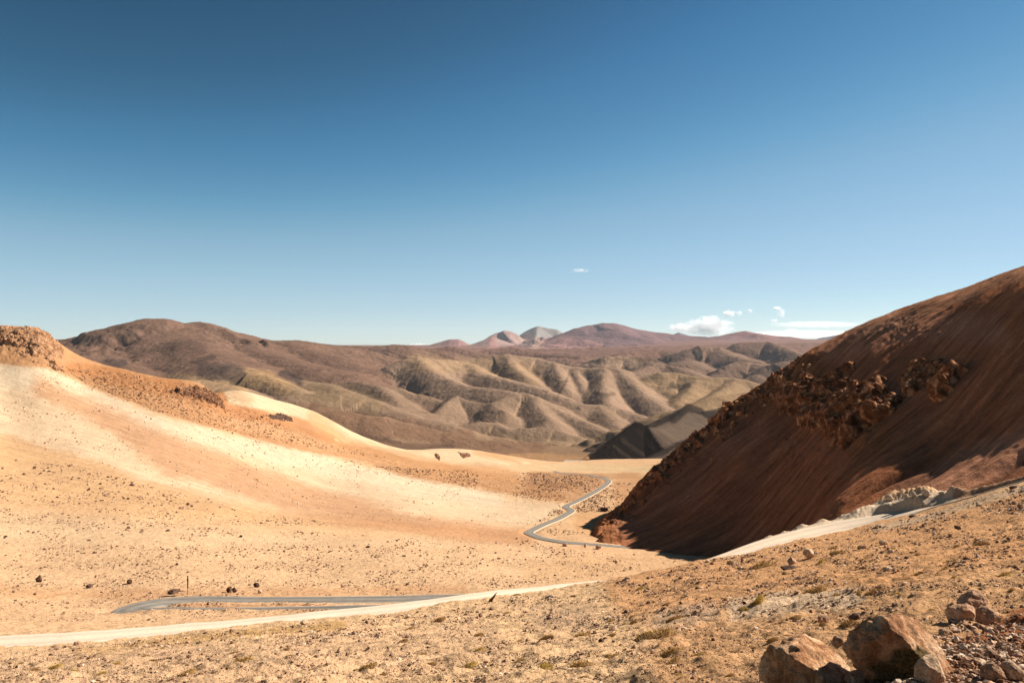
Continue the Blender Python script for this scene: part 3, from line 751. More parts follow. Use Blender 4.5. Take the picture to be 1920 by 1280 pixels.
G_LM, G_LH, G_MH, G_FH, G_RH, G_DK, G_BK = 'left', 'lefthill', 'midhill', 'fronthill', 'righthill', 'dark', 'back'
RID = [
 # big left mountain
 ([(60, 640, 7000), (130, 635, 7000), (200, 620, 7000), (240, 606, 7000), (275, 597, 7000), (315, 598, 7050), (345, 607, 7100), (370, 603, 7200), (395, 608, 7300), (440, 625, 7500), (500, 639, 7600), (560, 638, 7800), (640, 650, 8200)], 0.30, 160, G_LM),
 ([(300, 600, 7000), (330, 630, 6400), (380, 655, 5800), (400, 672, 5300), (430, 690, 4900)], 0.30, 160, G_LM),
 ([(210, 622, 7000), (200, 650, 6300), (215, 676, 5600), (240, 690, 5000)], 0.30, 150, G_LM),
 ([(120, 640, 6800), (150, 660, 6000), (170, 680, 5300)], 0.3, 140, G_LM),
 ([(430, 622, 7400), (470, 650, 6600), (530, 672, 6000), (600, 690, 5600)], 0.28, 140, G_LM),
 ([(540, 640, 7700), (560, 652, 7000), (620, 668, 6500), (680, 690, 6100)], 0.28, 140, G_LM),
 ([(330, 712, 4000), (380, 712, 4050), (430, 722, 4000), (470, 745, 3800)], 0.34, 70, G_LH),
 ([(420, 712, 4500), (465, 698, 4600), (500, 705, 4500), (540, 722, 4300), (570, 745, 4100)], 0.40, 60, G_LH),
 ([(545, 716, 5000), (560, 712, 5000), (600, 718, 4900), (650, 736, 4600), (700, 752, 4400)], 0.36, 80, G_LH),
 ([(560, 738, 3900), (640, 737, 4000), (690, 748, 4000), (740, 770, 3900), (790, 785, 3850), (828, 794, 3800)], 0.30, 60, G_LH),
 ([(600, 762, 3300), (680, 778, 3300), (720, 782, 3350), (780, 797, 3350), (830, 810, 3350)], 0.22, 50, G_LH),
 ([(600, 720, 5000), (640, 717, 5000), (662, 713, 5000), (685, 718, 4900), (712, 724, 4800), (735, 745, 4500), (750, 765, 4300)], 0.45, 45, G_LH),
 ([(712, 726, 4900), (748, 728, 4900), (773, 737, 4850), (807, 744, 4800), (835, 757, 4700)], 0.42, 45, G_LH),
 # middle hills
 ([(688, 716, 5900), (698, 703, 5950), (723, 688, 6000), (757, 674, 6100), (782, 669, 6150), (823, 673, 6300), (873, 677, 6500), (923, 667, 6600), (948, 664, 6600), (1007, 671, 6600), (1040, 680, 6500), (1073, 687, 6500), (1103, 690, 6400), (1135, 687, 6300), (1155, 689, 6300), (1190, 699, 6300), (1240, 699, 6300)], 0.45, 60, G_MH),
 ([(782, 669, 6150), (802, 690, 5800), (835, 708, 5500), (870, 722, 5200), (920, 728, 5000), (965, 735, 4850)], 0.42, 50, G_MH),
 ([(873, 678, 6500), (905, 700, 6000), (960, 713, 5600), (1023, 731, 5100), (1057, 745, 4950), (1090, 757, 4850), (1123, 760, 4850), (1157, 764, 4850), (1190, 774, 4800), (1233, 788, 4700)], 0.40, 55, G_MH),
 ([(948, 665, 6600), (968, 690, 6200), (990, 708, 5900)], 0.5, 40, G_MH),
 ([(1040, 681, 6500), (1052, 705, 6100), (1062, 728, 5700)], 0.5, 35, G_MH),
 ([(1073, 688, 6500), (1088, 712, 6050), (1098, 735, 5700)], 0.5, 35, G_MH),
 ([(1135, 688, 6300), (1130, 712, 5900), (1135, 738, 5500), (1140, 755, 5200)], 0.5, 40, G_MH),
 ([(1155, 690, 6300), (1185, 715, 5900), (1205, 735, 5600), (1240, 760, 5300)], 0.45, 45, G_MH),
 ([(1140, 667, 8000), (1180, 668, 8000), (1220, 672, 7800), (1240, 683, 7400)], 0.4, 60, G_MH),
 # front hills
 ([(812, 780, 4400), (835, 757, 4550), (856, 742, 4700), (880, 752, 4650), (915, 758, 4600), (945, 770, 4450)], 0.55, 28, G_FH),
 ([(933, 752, 4600), (955, 740, 4700), (978, 735, 4750), (1000, 742, 4700), (1010, 762, 4550), (1030, 785, 4350)], 0.5, 40, G_FH),
 ([(865, 798, 4250), (900, 791, 4300), (930, 793, 4300), (950, 803, 4250)], 0.45, 30, G_FH),
 ([(958, 806, 4250), (975, 802, 4250), (1040, 803, 4250), (1065, 813, 4200), (1098, 823, 4150)], 0.45, 30, G_FH),
 ([(1000, 745, 4750), (1040, 765, 4600), (1085, 785, 4450), (1130, 805, 4300), (1170, 818, 4200)], 0.40, 40, G_FH),
 ([(1123, 760, 4850), (1140, 780, 4600), (1160, 800, 4400)], 0.38, 40, G_FH),
 # right hills
 ([(1240, 698, 6200), (1273, 700, 6200), (1307, 707, 6100), (1357, 708, 6100), (1395, 711, 6000), (1430, 722, 5900), (1500, 735, 5800)], 0.42, 60, G_RH),
 ([(1307, 708, 6100), (1290, 735, 5700), (1270, 755, 5400)], 0.45, 45, G_RH),
 ([(1380, 712, 6000), (1350, 735, 5600), (1320, 752, 5200)], 0.40, 45, G_RH),
 ([(1300, 762, 3700), (1340, 744, 3800), (1380, 738, 3900), (1450, 730, 4000), (1550, 720, 4000)], 0.33, 50, G_RH),
 ([(1333, 708, 7400), (1365, 685, 7600), (1387, 677, 7700), (1410, 680, 7700), (1440, 686, 7500)], 0.42, 60, G_BK),
 ([(1420, 702, 7200), (1445, 683, 7300), (1470, 678, 7300), (1530, 670, 7400)], 0.42, 60, G_BK),
 ([(1290, 655, 9500), (1310, 648, 9500), (1345, 650, 9500), (1365, 664, 9200), (1420, 678, 8600)], 0.4, 80, G_BK),
 ([(1388, 642, 10500), (1440, 640, 10500), (1475, 652, 10000), (1500, 664, 9500), (1530, 672, 9200)], 0.45, 60, G_BK),
 ([(1180, 660, 10000), (1240, 655, 10500), (1290, 662, 9800), (1290, 680, 9000)], 0.3, 120, G_BK),
 ([(1180, 700, 6900), (1230, 682, 7500), (1280, 690, 7200), (1300, 700, 6900)], 0.35, 60, G_BK),
 # rolling ground before the plateau
 ([(600, 650, 9500), (640, 648, 9500), (700, 650, 9500), (740, 646, 9500), (765, 647, 9500), (810, 656, 9500)], 0.25, 150, G_LM),
 ([(800, 654, 11500), (845, 649, 11500), (890, 660, 11000), (940, 672, 10500)], 0.28, 120, G_LM),
 ([(640, 664, 8200), (700, 666, 8200), (730, 680, 7800)], 0.28, 100, G_LM),
 ([(930, 654, 12000), (960, 651, 12000), (1000, 660, 11500), (1080, 668, 11000)], 0.28, 120, G_LM),
 # dark hill
 ([(1085, 867, 2150), (1140, 828, 2300), (1180, 800, 2420), (1192, 792, 2460), (1203, 793, 2480), (1212, 800, 2480), (1238, 838, 2380)], 0.75, 8, G_DK),
 ([(1212, 800, 2480), (1232, 802, 2650), (1262, 788, 2900), (1290, 763, 3200), (1312, 772, 3200), (1350, 765, 3200), (1420, 740, 3300)], 0.50, 25, G_DK),
 ([(1180, 871, 1950), (1225, 852, 2150), (1260, 833, 2250), (1290, 822, 2300), (1350, 790, 2350), (1450, 760, 2400)], 0.50, 14, G_DK),
]
MID_NAMES = {G_LM: ('mountain', 'broad mauve-brown mountain range on the left skyline'), G_LH: ('low_hills', 'rounded tan hills below the left mountain'), G_MH: ('ridge_hills', 'long gullied tan ridge across the middle distance'),
 G_FH: ('front_hills', 'folded tan hills at the front of the middle distance'), G_RH: ('pale_hills', 'pale gullied hills beside the red slope'), G_DK: ('dark_hill', 'dark grey volcanic hill rising from the plain'), G_BK: ('back_hills', 'shaded blue-grey hills before the plateau')}

def make_mid():
    nu, nl = 1150, 900
    px = np.linspace(-60, 1720, nu); L = np.linspace(math.log(1680), math.log(15500), nl)
    PX, LL = np.meshgrid(px, L, indexing='ij')
    Y = np.exp(LL).ravel(); x = U(PX.ravel())*Y
    base = MBF.z(x, Y)
    base += 10*fbm(x/700, Y/700, 4, 141)*sstep(2500, 5000, Y)+(Y/5000)*4*fbm(x/160, Y/160, 3, 143)*sstep(1900, 3200, Y)
    z, own = terrain(x, Y, base, RID, spur=0.36, lam=560)
    z += (Y/5000)*(4.5*(billow(x/130, Y/130, 3, 151)-0.6)+3.0*(np.minimum(billow(x/62, Y/62, 3, 153), 0.55)-0.4))*(own >= 0)+(Y/5000)*1.3*fbm(x/32, Y/32, 3, 155)
    P = np.c_[x, Y, z]
    ppx = PX.ravel(); ppy = CY-z/Y*F
    grp = np.array([r[3] for r in RID]+['plain'])
    g = grp[own]
    K = 1.0
    cols = {G_LM: alb(146, 116, 98), G_LH: alb(166, 138, 114), G_MH: alb(186, 156, 130), G_FH: alb(178, 149, 123), G_RH: alb(186, 155, 120), G_DK: alb(116, 100, 86), G_BK: alb(160, 132, 112), 'plain': alb(170, 138, 108)}
    c = np.zeros((len(x), 3), np.float32)
    for k, v in cols.items(): c[g == k] = v
    # soften the joins
    cc = c.reshape(nu, nl, 3)
    dk = (g == G_DK).reshape(nu, nl, 1)
    for _ in range(14):
        s = cc.copy(); s[1:-1, 1:-1] = (cc[1:-1, 1:-1]*2+cc[:-2, 1:-1]+cc[2:, 1:-1]+cc[1:-1, :-2]+cc[1:-1, 2:])/6
        cc = s
    c = np.where(dk, c.reshape(nu, nl, 3), cc).reshape(-1, 3)
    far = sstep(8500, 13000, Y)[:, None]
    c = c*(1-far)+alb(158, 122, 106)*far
    S = [([(1075, 872), (1135, 829), (1190, 788), (1212, 794), (1230, 826), (1246, 842), (1222, 852), (1175, 872)], 'poly', 3, alb(34, 29, 27), 0.97),  # dark volcanic left face, with its shade painted into the tint as well
         ([(1150, 836), (1186, 862)], 1.2, 2, alb(80, 70, 60), 0.6), ([(1166, 824), (1206, 852)], 1.5, 2, alb(74, 64, 55), 0.6), ([(1196, 806), (1228, 842)], 2, 3, alb(60, 52, 46), 0.5),
         ([(1180, 872), (1230, 856), (1262, 838), (1290, 826)], 3, 3, alb(50, 44, 40), 0.85), ([(1230, 866), (1310, 850)], 5, 5, alb(92, 80, 70), 0.8), ([(1262, 787), (1290, 765), (1312, 773)], 5, 4, alb(62, 54, 48), 0.85),
         ([(1043, 719), (1060, 714), (1078, 713)], 0.4, 1.2, alb(80, 68, 58), 0.5), ([(1067, 702), (1058, 722), (1045, 742)], 0.8, 3, alb(90, 74, 62), 0.5), ([(1126, 707), (1110, 722), (1095, 745)], 1.5, 4, alb(88, 72, 60), 0.5), ([(1128, 742), (1150, 738)], 2.5, 4, alb(84, 70, 60), 0.5),
         ([(990, 728), (1030, 734)], 0.6, 1, alb(84, 70, 58), 0.7), ([(1000, 668), (1060, 668), (1088, 671)], 0.8, 1.5, alb(74, 62, 54), 0.8), ([(742, 716), (762, 700), (782, 692)], 0.7, 2, alb(80, 66, 56), 0.7), ([(1215, 668), (1245, 680), (1262, 695)], 2.5, 4, alb(86, 72, 64), 0.7), ([(1260, 722), (1275, 728), (1290, 722)], 3, 4, alb(66, 58, 54), 0.7),
         ([(395, 695), (430, 692), (455, 697)], 5, 4, alb(72, 62, 58), 0.8), ([(240, 622), (262, 634)], 2.5, 3, alb(96, 78, 70), 0.7), ([(360, 680), (400, 668)], 3, 4, alb(92, 76, 68), 0.7),
         ([(330, 715), (400, 722), (450, 735)], 12, 12, alb(196, 162, 124), 0.8), ([(440, 705), (500, 712), (540, 730)], 10, 12, alb(202, 166, 122), 0.8),
         ([(560, 730), (700, 755)], 14, 14, alb(172, 146, 112), 0.6), ([(560, 772), (700, 800), (850, 825), (1000, 845)], 14, 12, alb(150, 116, 92), 0.8),
         ([(640, 820), (760, 836), (840, 840)], 6, 6, alb(120, 95, 80), 0.8), ([(960, 856), (1100, 858)], 3, 6, alb(205, 160, 115), 0.8), ([(1060, 864), (1110, 866)], 1.5, 2, alb(245, 235, 220), 0.8),
         ([(900, 815), (1000, 820), (1100, 832)], 5, 8, alb(178, 150, 120), 0.7),
         ([(380, 690), (440, 700)], 12, 10, alb(104, 88, 80), 0.8), ([(310, 655), (350, 645), (380, 655)], 6, 8, alb(112, 90, 78), 0.7), ([(185, 685), (230, 678)], 4, 6, alb(95, 80, 75), 0.8),
         ([(530, 700), (560, 712)], 5, 6, alb(96, 82, 76), 0.8), ([(780, 680), (900, 690), (1000, 700)], 10, 14, alb(200, 166, 126), 0.5),
         ([(1000, 660), (1200, 662), (1240, 664)], 5, 6, alb(150, 116, 100), 0.7)]
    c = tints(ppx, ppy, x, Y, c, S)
    # thin dark rock strata on the gullied ridge
    f = grid_faces(nu, nl); gf = g[f[:, 0]]
    o = sub_mesh('plain', P, f, gf == 'plain', M_MID, c); tag(o, 'grey-brown plain below the hills', kind='structure')
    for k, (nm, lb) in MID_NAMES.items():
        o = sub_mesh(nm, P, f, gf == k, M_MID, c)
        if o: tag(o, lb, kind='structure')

# ------------------------------------------------------------------ far plateau and volcanoes
FR = [
 ([(795, 650, 24000), (820, 642, 24000), (842, 636, 24000), (860, 636, 24000), (872, 641, 24000), (885, 650, 24000)], 0.34, 120, 'v1'),
 ([(884, 645, 27000), (905, 638, 27000), (925, 648, 27000)], 0.3, 150, 'v2'),
 ([(895, 646, 25000), (915, 635, 25500), (932, 624, 26000), (945, 619, 26000), (958, 621, 26000), (972, 628, 26000), (985, 640, 26000)], 0.45, 60, 'v2'),
 ([(925, 633, 25000), (920, 645, 23500)], 0.4, 120, 'v2'),
 ([(966, 635, 27000), (985, 622, 27500), (1000, 614, 27500), (1010, 611, 27500), (1030, 615, 27500), (1045, 617, 27500), (1062, 628, 27500)], 0.55, 30, 'v3'),
 ([(1008, 612, 27500), (1006, 628, 26000), (1002, 640, 25000)], 0.5, 40, 'v3'),
 ([(1005, 650, 23000), (1040, 636, 23500), (1080, 615, 24000), (1110, 609, 24500), (1130, 605, 24500), (1150, 606, 24500), (1185, 615, 24500), (1230, 623, 24500), (1300, 630, 24500), (1400, 634, 24500)], 0.30, 90, 'v4'),
 ([(1150, 607, 24500), (1160, 622, 23000), (1200, 632, 22000)], 0.3, 150, 'v4'),
 ([(1060, 633, 23000), (1080, 631, 22000), (1110, 632, 21800), (1150, 636, 21500), (1220, 640, 21000)], 0.25, 150, 'v4'),
 ([(1260, 628, 32000), (1273, 623, 32000), (1290, 629, 32000)], 0.25, 150, 'v5'),
 ([(1345, 630, 26000), (1370, 625, 26000), (1397, 620, 26000), (1420, 625, 26000), (1450, 630, 26000), (1480, 632, 26000)], 0.22, 120, 'v6'),
 ([(1550, 632, 32000), (1575, 627, 32000), (1600, 622, 32000), (1640, 630, 32000)], 0.3, 150, 'v7'),
]
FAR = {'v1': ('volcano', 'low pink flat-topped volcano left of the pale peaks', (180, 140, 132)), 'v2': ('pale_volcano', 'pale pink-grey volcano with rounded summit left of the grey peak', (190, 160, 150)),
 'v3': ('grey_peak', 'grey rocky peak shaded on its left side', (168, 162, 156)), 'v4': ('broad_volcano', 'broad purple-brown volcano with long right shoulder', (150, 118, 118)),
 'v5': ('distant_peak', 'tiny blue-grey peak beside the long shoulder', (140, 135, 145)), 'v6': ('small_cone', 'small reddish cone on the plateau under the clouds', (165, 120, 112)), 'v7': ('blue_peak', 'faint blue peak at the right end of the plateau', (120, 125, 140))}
def make_far():
    nu, nl = 900, 330
    px = np.linspace(560, 1760, nu); L = np.linspace(math.log(13500), math.log(34500), nl)
    PX, LL = np.meshgrid(px, L, indexing='ij')
    Y = np.exp(LL).ravel(); x = U(PX.ravel())*Y
    vb = np.interp(np.log(Y), np.log([13500, 16000, 20000, 26000, 40000]), V([664, 660, 653, 647, 648]))
    right = sstep(1050, 1350, PX.ravel())
    vb = vb+right*sstep(15000, 22000, Y)*11.0/F
    base = vb*Y + 20*fbm(x/2500, Y/2500, 4, 171)
    z, own = terrain(x, Y, base, FR, k=28, spur=0.5, lam=1500, wig=0.10)
    z += 22*(billow(x/700, Y/700, 4, 175)-0.6)*(own >= 0)
    P = np.c_[x, Y, z]
    g = np.array([r[3] for r in FR]+['plain'])[own]
    c = np.tile(alb(160, 124, 110), (len(x), 1)).astype(np.float32)
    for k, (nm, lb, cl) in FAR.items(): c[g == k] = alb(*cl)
    ppy = CY-z/Y*F; ppx = PX.ravel()
    c = tints(ppx, ppy, x, Y, c, [([(1000, 650), (1060, 645), (1120, 650)], 8, 8, alb(188, 142, 132), 0.8), ([(920, 640), (925, 652)], 7, 6, alb(204, 150, 138), 0.7), ([(990, 635), (1010, 648)], 8, 6, alb(205, 170, 150), 0.7)])
    f = grid_faces(nu, nl); gf = g[f[:, 0]]
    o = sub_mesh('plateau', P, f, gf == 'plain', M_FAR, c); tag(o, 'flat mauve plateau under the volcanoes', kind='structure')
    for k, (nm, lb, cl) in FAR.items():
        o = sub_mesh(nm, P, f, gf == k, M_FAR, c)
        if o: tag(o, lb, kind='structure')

make_ground()
make_right_hill()
make_mid()
make_far()
ASPH = np.array((0.225, 0.195, 0.16))
_bend = True
def acol(q, k):
    e = abs(q)
    c = ASPH*(1.0-0.22*(0.3 < e < 0.62)+0.06*math.sin(k*0.9+q*7))
    if e > 0.86 and not (k < len(RA) and _bend and RA[k, 0] < -60): return np.array((0.52, 0.40, 0.28))
    return c*1.12 if e < 0.1 else c
rA = ribbon('hairpin_road', RA, lambda x, Y: WA/2*(1+0.5*float(sstep(-62, -84, x))), 0.06, M_ASPH, acol, n=17, label='grey asphalt road doubling back in a hairpin bend')
_bend = False
rB = ribbon('winding_road', RB, WB/2, 0.10, M_ASPH, acol, n=17, label='grey asphalt road winding down the valley')
TC = alb(255, 234, 206, 1.08)
rT = ribbon('dusty_track', RT, lambda x, Y: float(trackw(np.array(x), Y))*(1+0.16*float(perlin(x/3.0, Y/3.0, 77))), 0.05, M_TRACK, lambda q, k: (TC if RT[k, 0] < 112 else TC*0.55+alb(222, 176, 136)*0.45)*(1.0-0.13*(0.3 < abs(q) < 0.6)), n=13, label='pale dusty track along the foot of the near slope')

# ------------------------------------------------------------------ where a sight line meets the near ground (for placing loose things)
_cpx = np.arange(-80, 2001, 8.0)
_cL = np.linspace(math.log(3.2), math.log(1500), 1500)
_PX, _LL = np.meshgrid(_cpx, _cL, indexing='ij')
_Y = np.exp(_LL); _X = U(_PX)*_Y
_Z = ground(_X, _Y, fine=False)
_RM = np.maximum.accumulate(_Z/_Y+np.arange(1500)*1e-9, axis=1)
def lookY(px, py):
    px = np.atleast_1d(np.asarray(px, float)); py = np.atleast_1d(np.asarray(py, float))
    i = np.clip(np.round((px+80)/8).astype(int), 0, len(_cpx)-1)
    out = np.zeros(len(px))
    t = V(py)
    for k in range(len(px)):
        j = min(int(np.searchsorted(_RM[i[k]], t[k])), 1499)
        out[k] = math.exp(_cL[j])
    return out

def ico(n):
    import bmesh
    b = bmesh.new(); bmesh.ops.create_icosphere(b, subdivisions=n, radius=1.0)
    b.verts.ensure_lookup_table()
    v = np.array([p.co[:] for p in b.verts]); f = np.array([[q.index for q in c.verts] for c in b.faces]); b.free()
    return v, f
ICO = {n: ico(n) for n in (1, 2, 3, 4, 6)}

def rock_shape(n, seed, cuts=9, rough=0.10, cmin=0.55, cmax=0.9, freq=1.6, planes=()):
    v, f = ICO[n]; p = v.copy(); r = np.random.default_rng(seed)
    p = p*(1+0.16*fbm3(p*0.9, 2, seed)[:, None])
    for k in range(cuts):
        nn = r.normal(size=3); nn /= np.linalg.norm(nn)
        c = r.uniform(cmin, cmax); d = p@nn-c
        p = p-np.outer(np.maximum(d, 0)*0.92, nn)
    for nn, c in planes:
        nn = np.array(nn, float); nn /= np.linalg.norm(nn); p = p-np.outer(np.maximum(p@nn-c, 0)*0.95, nn)
    nr = p/np.linalg.norm(p, axis=1)[:, None]
    oct_ = {1: 1, 2: 2, 3: 3, 4: 4, 6: 7}[n]
    p = p+nr*(rough*fbm3(p*freq*1.6, oct_, seed+3, 0.55)+rough*0.6*(ridged3(p*freq, oct_, seed+7)-0.3))[:, None]
    p -= (p.max(0)+p.min(0))/2
    return p/np.abs(p).max(0), f

def add_rock(name, px, pyb, wpx, hpx, seed, mat, label, cat='rock', group=None, n=4, cuts=9, rough=0.10, depth=0.85, rot=0.0, sink=0.18, tilt=(0, 0), Y=None, cmin=0.55, cmax=0.9, shear=0.0, cols=None, planes=()):
    if Y is None: Y = float(lookY(px, pyb)[0])
    x = float(U(px))*Y
    hw, hh = wpx*Y/F/2, hpx*Y/F/2
    z = float(ground(np.array([x]), np.array([Y]))[0])
    p, f = rock_shape(n, seed, cuts, rough, cmin, cmax, planes=planes)
    M = np.array(Matrix.Rotation(rot, 3, 'Z') @ Matrix.Rotation(tilt[0], 3, 'X') @ Matrix.Rotation(tilt[1], 3, 'Y'))
    p = p@M.T; p /= np.abs(p).max(0)
    p = p*np.array((hw, hw*depth, hh*(1+sink)))
    p[:, 0] += shear*p[:, 2]
    o = meshobj(name, p, f, mat, cols(p, hw, hh) if cols else None, smooth=(n >= 6))
    o.location = (x, Y, z+hh*(1-sink))
    tag(o, label, cat, group); return o

def attr_rock(name, base, patch):
    m = rock_mat(name, *base, 1.6, 0.05)
    n = m.node_tree.nodes; l = m.node_tree.links
    b = [q for q in n if q.type == 'BSDF_PRINCIPLED'][0]
    src = b.inputs['Base Color'].links[0].from_socket
    at = n.new('ShaderNodeVertexColor'); at.layer_name = 'Col'
    sp = n.new('ShaderNodeSeparateColor'); l.new(at.outputs[0], sp.inputs[0])
    tc = n.new('ShaderNodeTexCoord')
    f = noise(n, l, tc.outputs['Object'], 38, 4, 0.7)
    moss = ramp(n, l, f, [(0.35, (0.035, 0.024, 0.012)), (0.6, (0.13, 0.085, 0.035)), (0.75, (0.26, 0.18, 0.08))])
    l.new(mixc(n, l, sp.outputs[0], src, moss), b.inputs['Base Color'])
    return m
M_BOULD = attr_rock('weathered_boulder', ((0.22, 0.09, 0.04), (0.54, 0.29, 0.15), (0.80, 0.55, 0.34)), None)

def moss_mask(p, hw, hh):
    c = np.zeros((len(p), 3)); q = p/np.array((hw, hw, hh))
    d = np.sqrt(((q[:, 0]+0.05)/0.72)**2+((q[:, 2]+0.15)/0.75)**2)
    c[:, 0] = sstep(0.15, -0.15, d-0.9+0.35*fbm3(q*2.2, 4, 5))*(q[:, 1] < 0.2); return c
def no_moss(p, hw, hh):
    q = p/np.array((hw, hw, hh)); c = np.zeros((len(p), 3)); c[:, 0] = 0.35*sstep(0.25, 0.5, fbm3(q*2.0, 4, 15)); return c

# the two boulders at the bottom right
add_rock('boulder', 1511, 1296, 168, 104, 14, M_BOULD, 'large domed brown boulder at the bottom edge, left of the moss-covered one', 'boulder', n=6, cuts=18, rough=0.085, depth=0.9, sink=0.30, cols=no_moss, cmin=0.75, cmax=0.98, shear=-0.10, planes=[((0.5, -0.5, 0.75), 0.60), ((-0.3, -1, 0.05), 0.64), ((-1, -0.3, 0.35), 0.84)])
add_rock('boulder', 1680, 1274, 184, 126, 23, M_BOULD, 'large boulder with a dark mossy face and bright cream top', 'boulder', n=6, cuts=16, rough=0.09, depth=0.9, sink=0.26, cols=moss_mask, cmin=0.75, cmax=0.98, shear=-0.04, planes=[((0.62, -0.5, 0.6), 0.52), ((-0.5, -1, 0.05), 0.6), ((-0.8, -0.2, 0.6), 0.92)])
HERO = [
 (1823, 1159, 58, 40, 31, M_ROCK, 'rounded brown stone perched above the rubble, upper right', 4, 0.2, 6, 0.08),
 (1801, 1200, 52, 40, 32, M_ROCK, 'blocky half-buried brown rock below the perched round stone', 4, 0.3, 10, 0.06),
 (1845, 1196, 50, 34, 33, M_ROCK, 'pyramid-shaped tan rock right of the half-buried block', 4, 0.25, 9, 0.06),
 (1742, 1284, 56, 50, 34, M_PALE, 'pale tilted slab leaning right of the mossy boulder', 4, 0.25, 10, 0.05),
 (1716, 1243, 30, 24, 35, M_PALE, 'angular pale stone on top of the rubble beside the mossy boulder', 4, 0.2, 9, 0.07),
 (1862, 1279, 46, 36, 36, M_ROCK, 'dark-faced block at the bottom edge beside the pale slab', 4, 0.3, 10, 0.06),
 (1898, 1276, 52, 34, 37, M_PALE, 'flat cream slab in the bottom right corner', 4, 0.3, 10, 0.06),
 (1666, 1281, 34, 26, 38, M_PALE, 'small pale stone wedged under the mossy boulder', 4, 0.2, 8, 0.08),
 (1604, 1287, 40, 24, 39, M_ROCK, 'small brown stone in the gap between the two boulders', 4, 0.2, 8, 0.08),
 (1573, 1228, 26, 20, 40, M_ROCK, 'small rough rock just behind the domed boulder', 3, 0.2, 8, 0.1),
 (1544, 1173, 24, 20, 41, M_ROCK, 'small reddish rock standing alone above the domed boulder', 4, 0.15, 8, 0.07),
 (1603, 1169, 26, 15, 42, M_DARK, 'dark wedge-shaped rock pointing right above the mossy boulder', 4, 0.15, 10, 0.06),
 (1516, 1047, 22, 19, 43, M_PALE, 'pale rounded stone near the top of the stony slope', 4, 0.12, 8, 0.06),
 (1484, 1060, 18, 15, 44, M_ROCK, 'brown rock with a bright right edge below the pale stone', 3, 0.12, 8, 0.06),
 (1482, 1069, 32, 10, 45, M_DARK, 'low flat dark slab under the bright-edged rock', 3, 0.2, 10, 0.05),
 (1657, 1023, 16, 9, 46, M_PALE, 'small grey slab lying on the upper stony slope', 3, 0.15, 8, 0.06),
 (1666, 1073, 22, 10, 47, M_PALE, 'low grey stone on a ripple in the middle of the stony slope', 3, 0.2, 9, 0.06),
 (1396, 1142, 9, 9, 48, M_DARK, 'small dark stone beside the white patch of ground', 3, 0.1, 7, 0.08),
 (73, 1091, 14, 13, 49, M_DARK, 'dark pointed rock on the sand at the far left', 3, 0.1, 10, 0.1),
 (168, 1102, 14, 8, 50, M_DARK, 'low dark rock left of the hairpin cutting', 3, 0.1, 8, 0.1),
 (243, 1095, 12, 9, 51, M_DARK, 'dark peaked rock above the left end of the hairpin', 3, 0.1, 8, 0.1),
 (326, 1112, 24, 7, 52, M_DARK, 'long low black rock beside the sign post', 3, 0.1, 8, 0.08),
 (429, 1110, 12, 11, 53, M_DARK, 'black rock at the left of the pair above the road', 3, 0.1, 8, 0.1),
 (439, 1111, 13, 10, 54, M_DARK, 'black rock at the right of the pair above the road', 3, 0.1, 8, 0.1),
 (487, 1112, 9, 8, 55, M_PALE, 'white stone on the roadside above the upper lane', 3, 0.1, 8, 0.1),
 (481, 1101, 12, 9, 56, M_DARK, 'dark stone just above the white roadside stone', 3, 0.1, 8, 0.1),
 (145, 1212, 14, 9, 57, M_ROCK, 'reddish stone on the lower edge of the dusty track', 3, 0.1, 8, 0.1),
 (570, 1172, 16, 8, 58, M_PALE, 'cream stone touching the lower edge of the dusty track', 3, 0.1, 8, 0.1),
 (390, 1133, 6, 5, 59, M_DARK, 'tiny dark stone on the strip between the two road lanes', 3, 0.1, 8, 0.1),
 (1060, 1024, 12, 6, 60, M_ROCK, 'brown rock at the tip of the red hill shadow', 3, 0.1, 8, 0.1),
 (1097, 1026, 6, 8, 61, M_PALE, 'white upright stone beside the shaded road', 3, 0.1, 8, 0.1),
 (1121, 1029, 12, 8, 62, M_ROCK, 'tan rock right of the white upright stone', 3, 0.1, 8, 0.1),
 (1133, 959, 16, 8, 63, M_DARK, 'dark rock mound on the sand left of the red hill foot', 3, 0.1, 8, 0.1),
 (1183, 907, 5, 3, 64, M_PALE, 'tiny white stone between the road bend and the red hill', 2, 0.1, 8, 0.1),
 (1668, 941, 15, 11, 65, M_CREAM, 'large cream block on the left of the spoil heap', 3, 0.15, 8, 0.08),
 (1698, 934, 11, 8, 66, M_CREAM, 'small cream block in the middle of the spoil heap', 3, 0.15, 8, 0.08),
 (1712, 932, 12, 8, 67, M_CREAM, 'orange-stained cream block right of the middle of the spoil heap', 3, 0.15, 8, 0.08),
 (1738, 930, 16, 13, 68, M_CREAM, 'pointed cream block on the crest of the spoil heap', 3, 0.15, 10, 0.08),
 (1765, 925, 12, 6, 69, M_CREAM, 'low cream block at the right end of the spoil heap', 3, 0.15, 8, 0.08),
]
for (px, py, w, h, sd, mt, lb, n_, sk, cu, ro) in HERO:
    if 49 <= sd <= 64: ro = 0.24; cu = 12
    add_rock('rock', px, py, w, h, sd, mt, lb, 'rock', n=n_, cuts=cu, rough=ro, sink=sk, rot=sd*1.3)

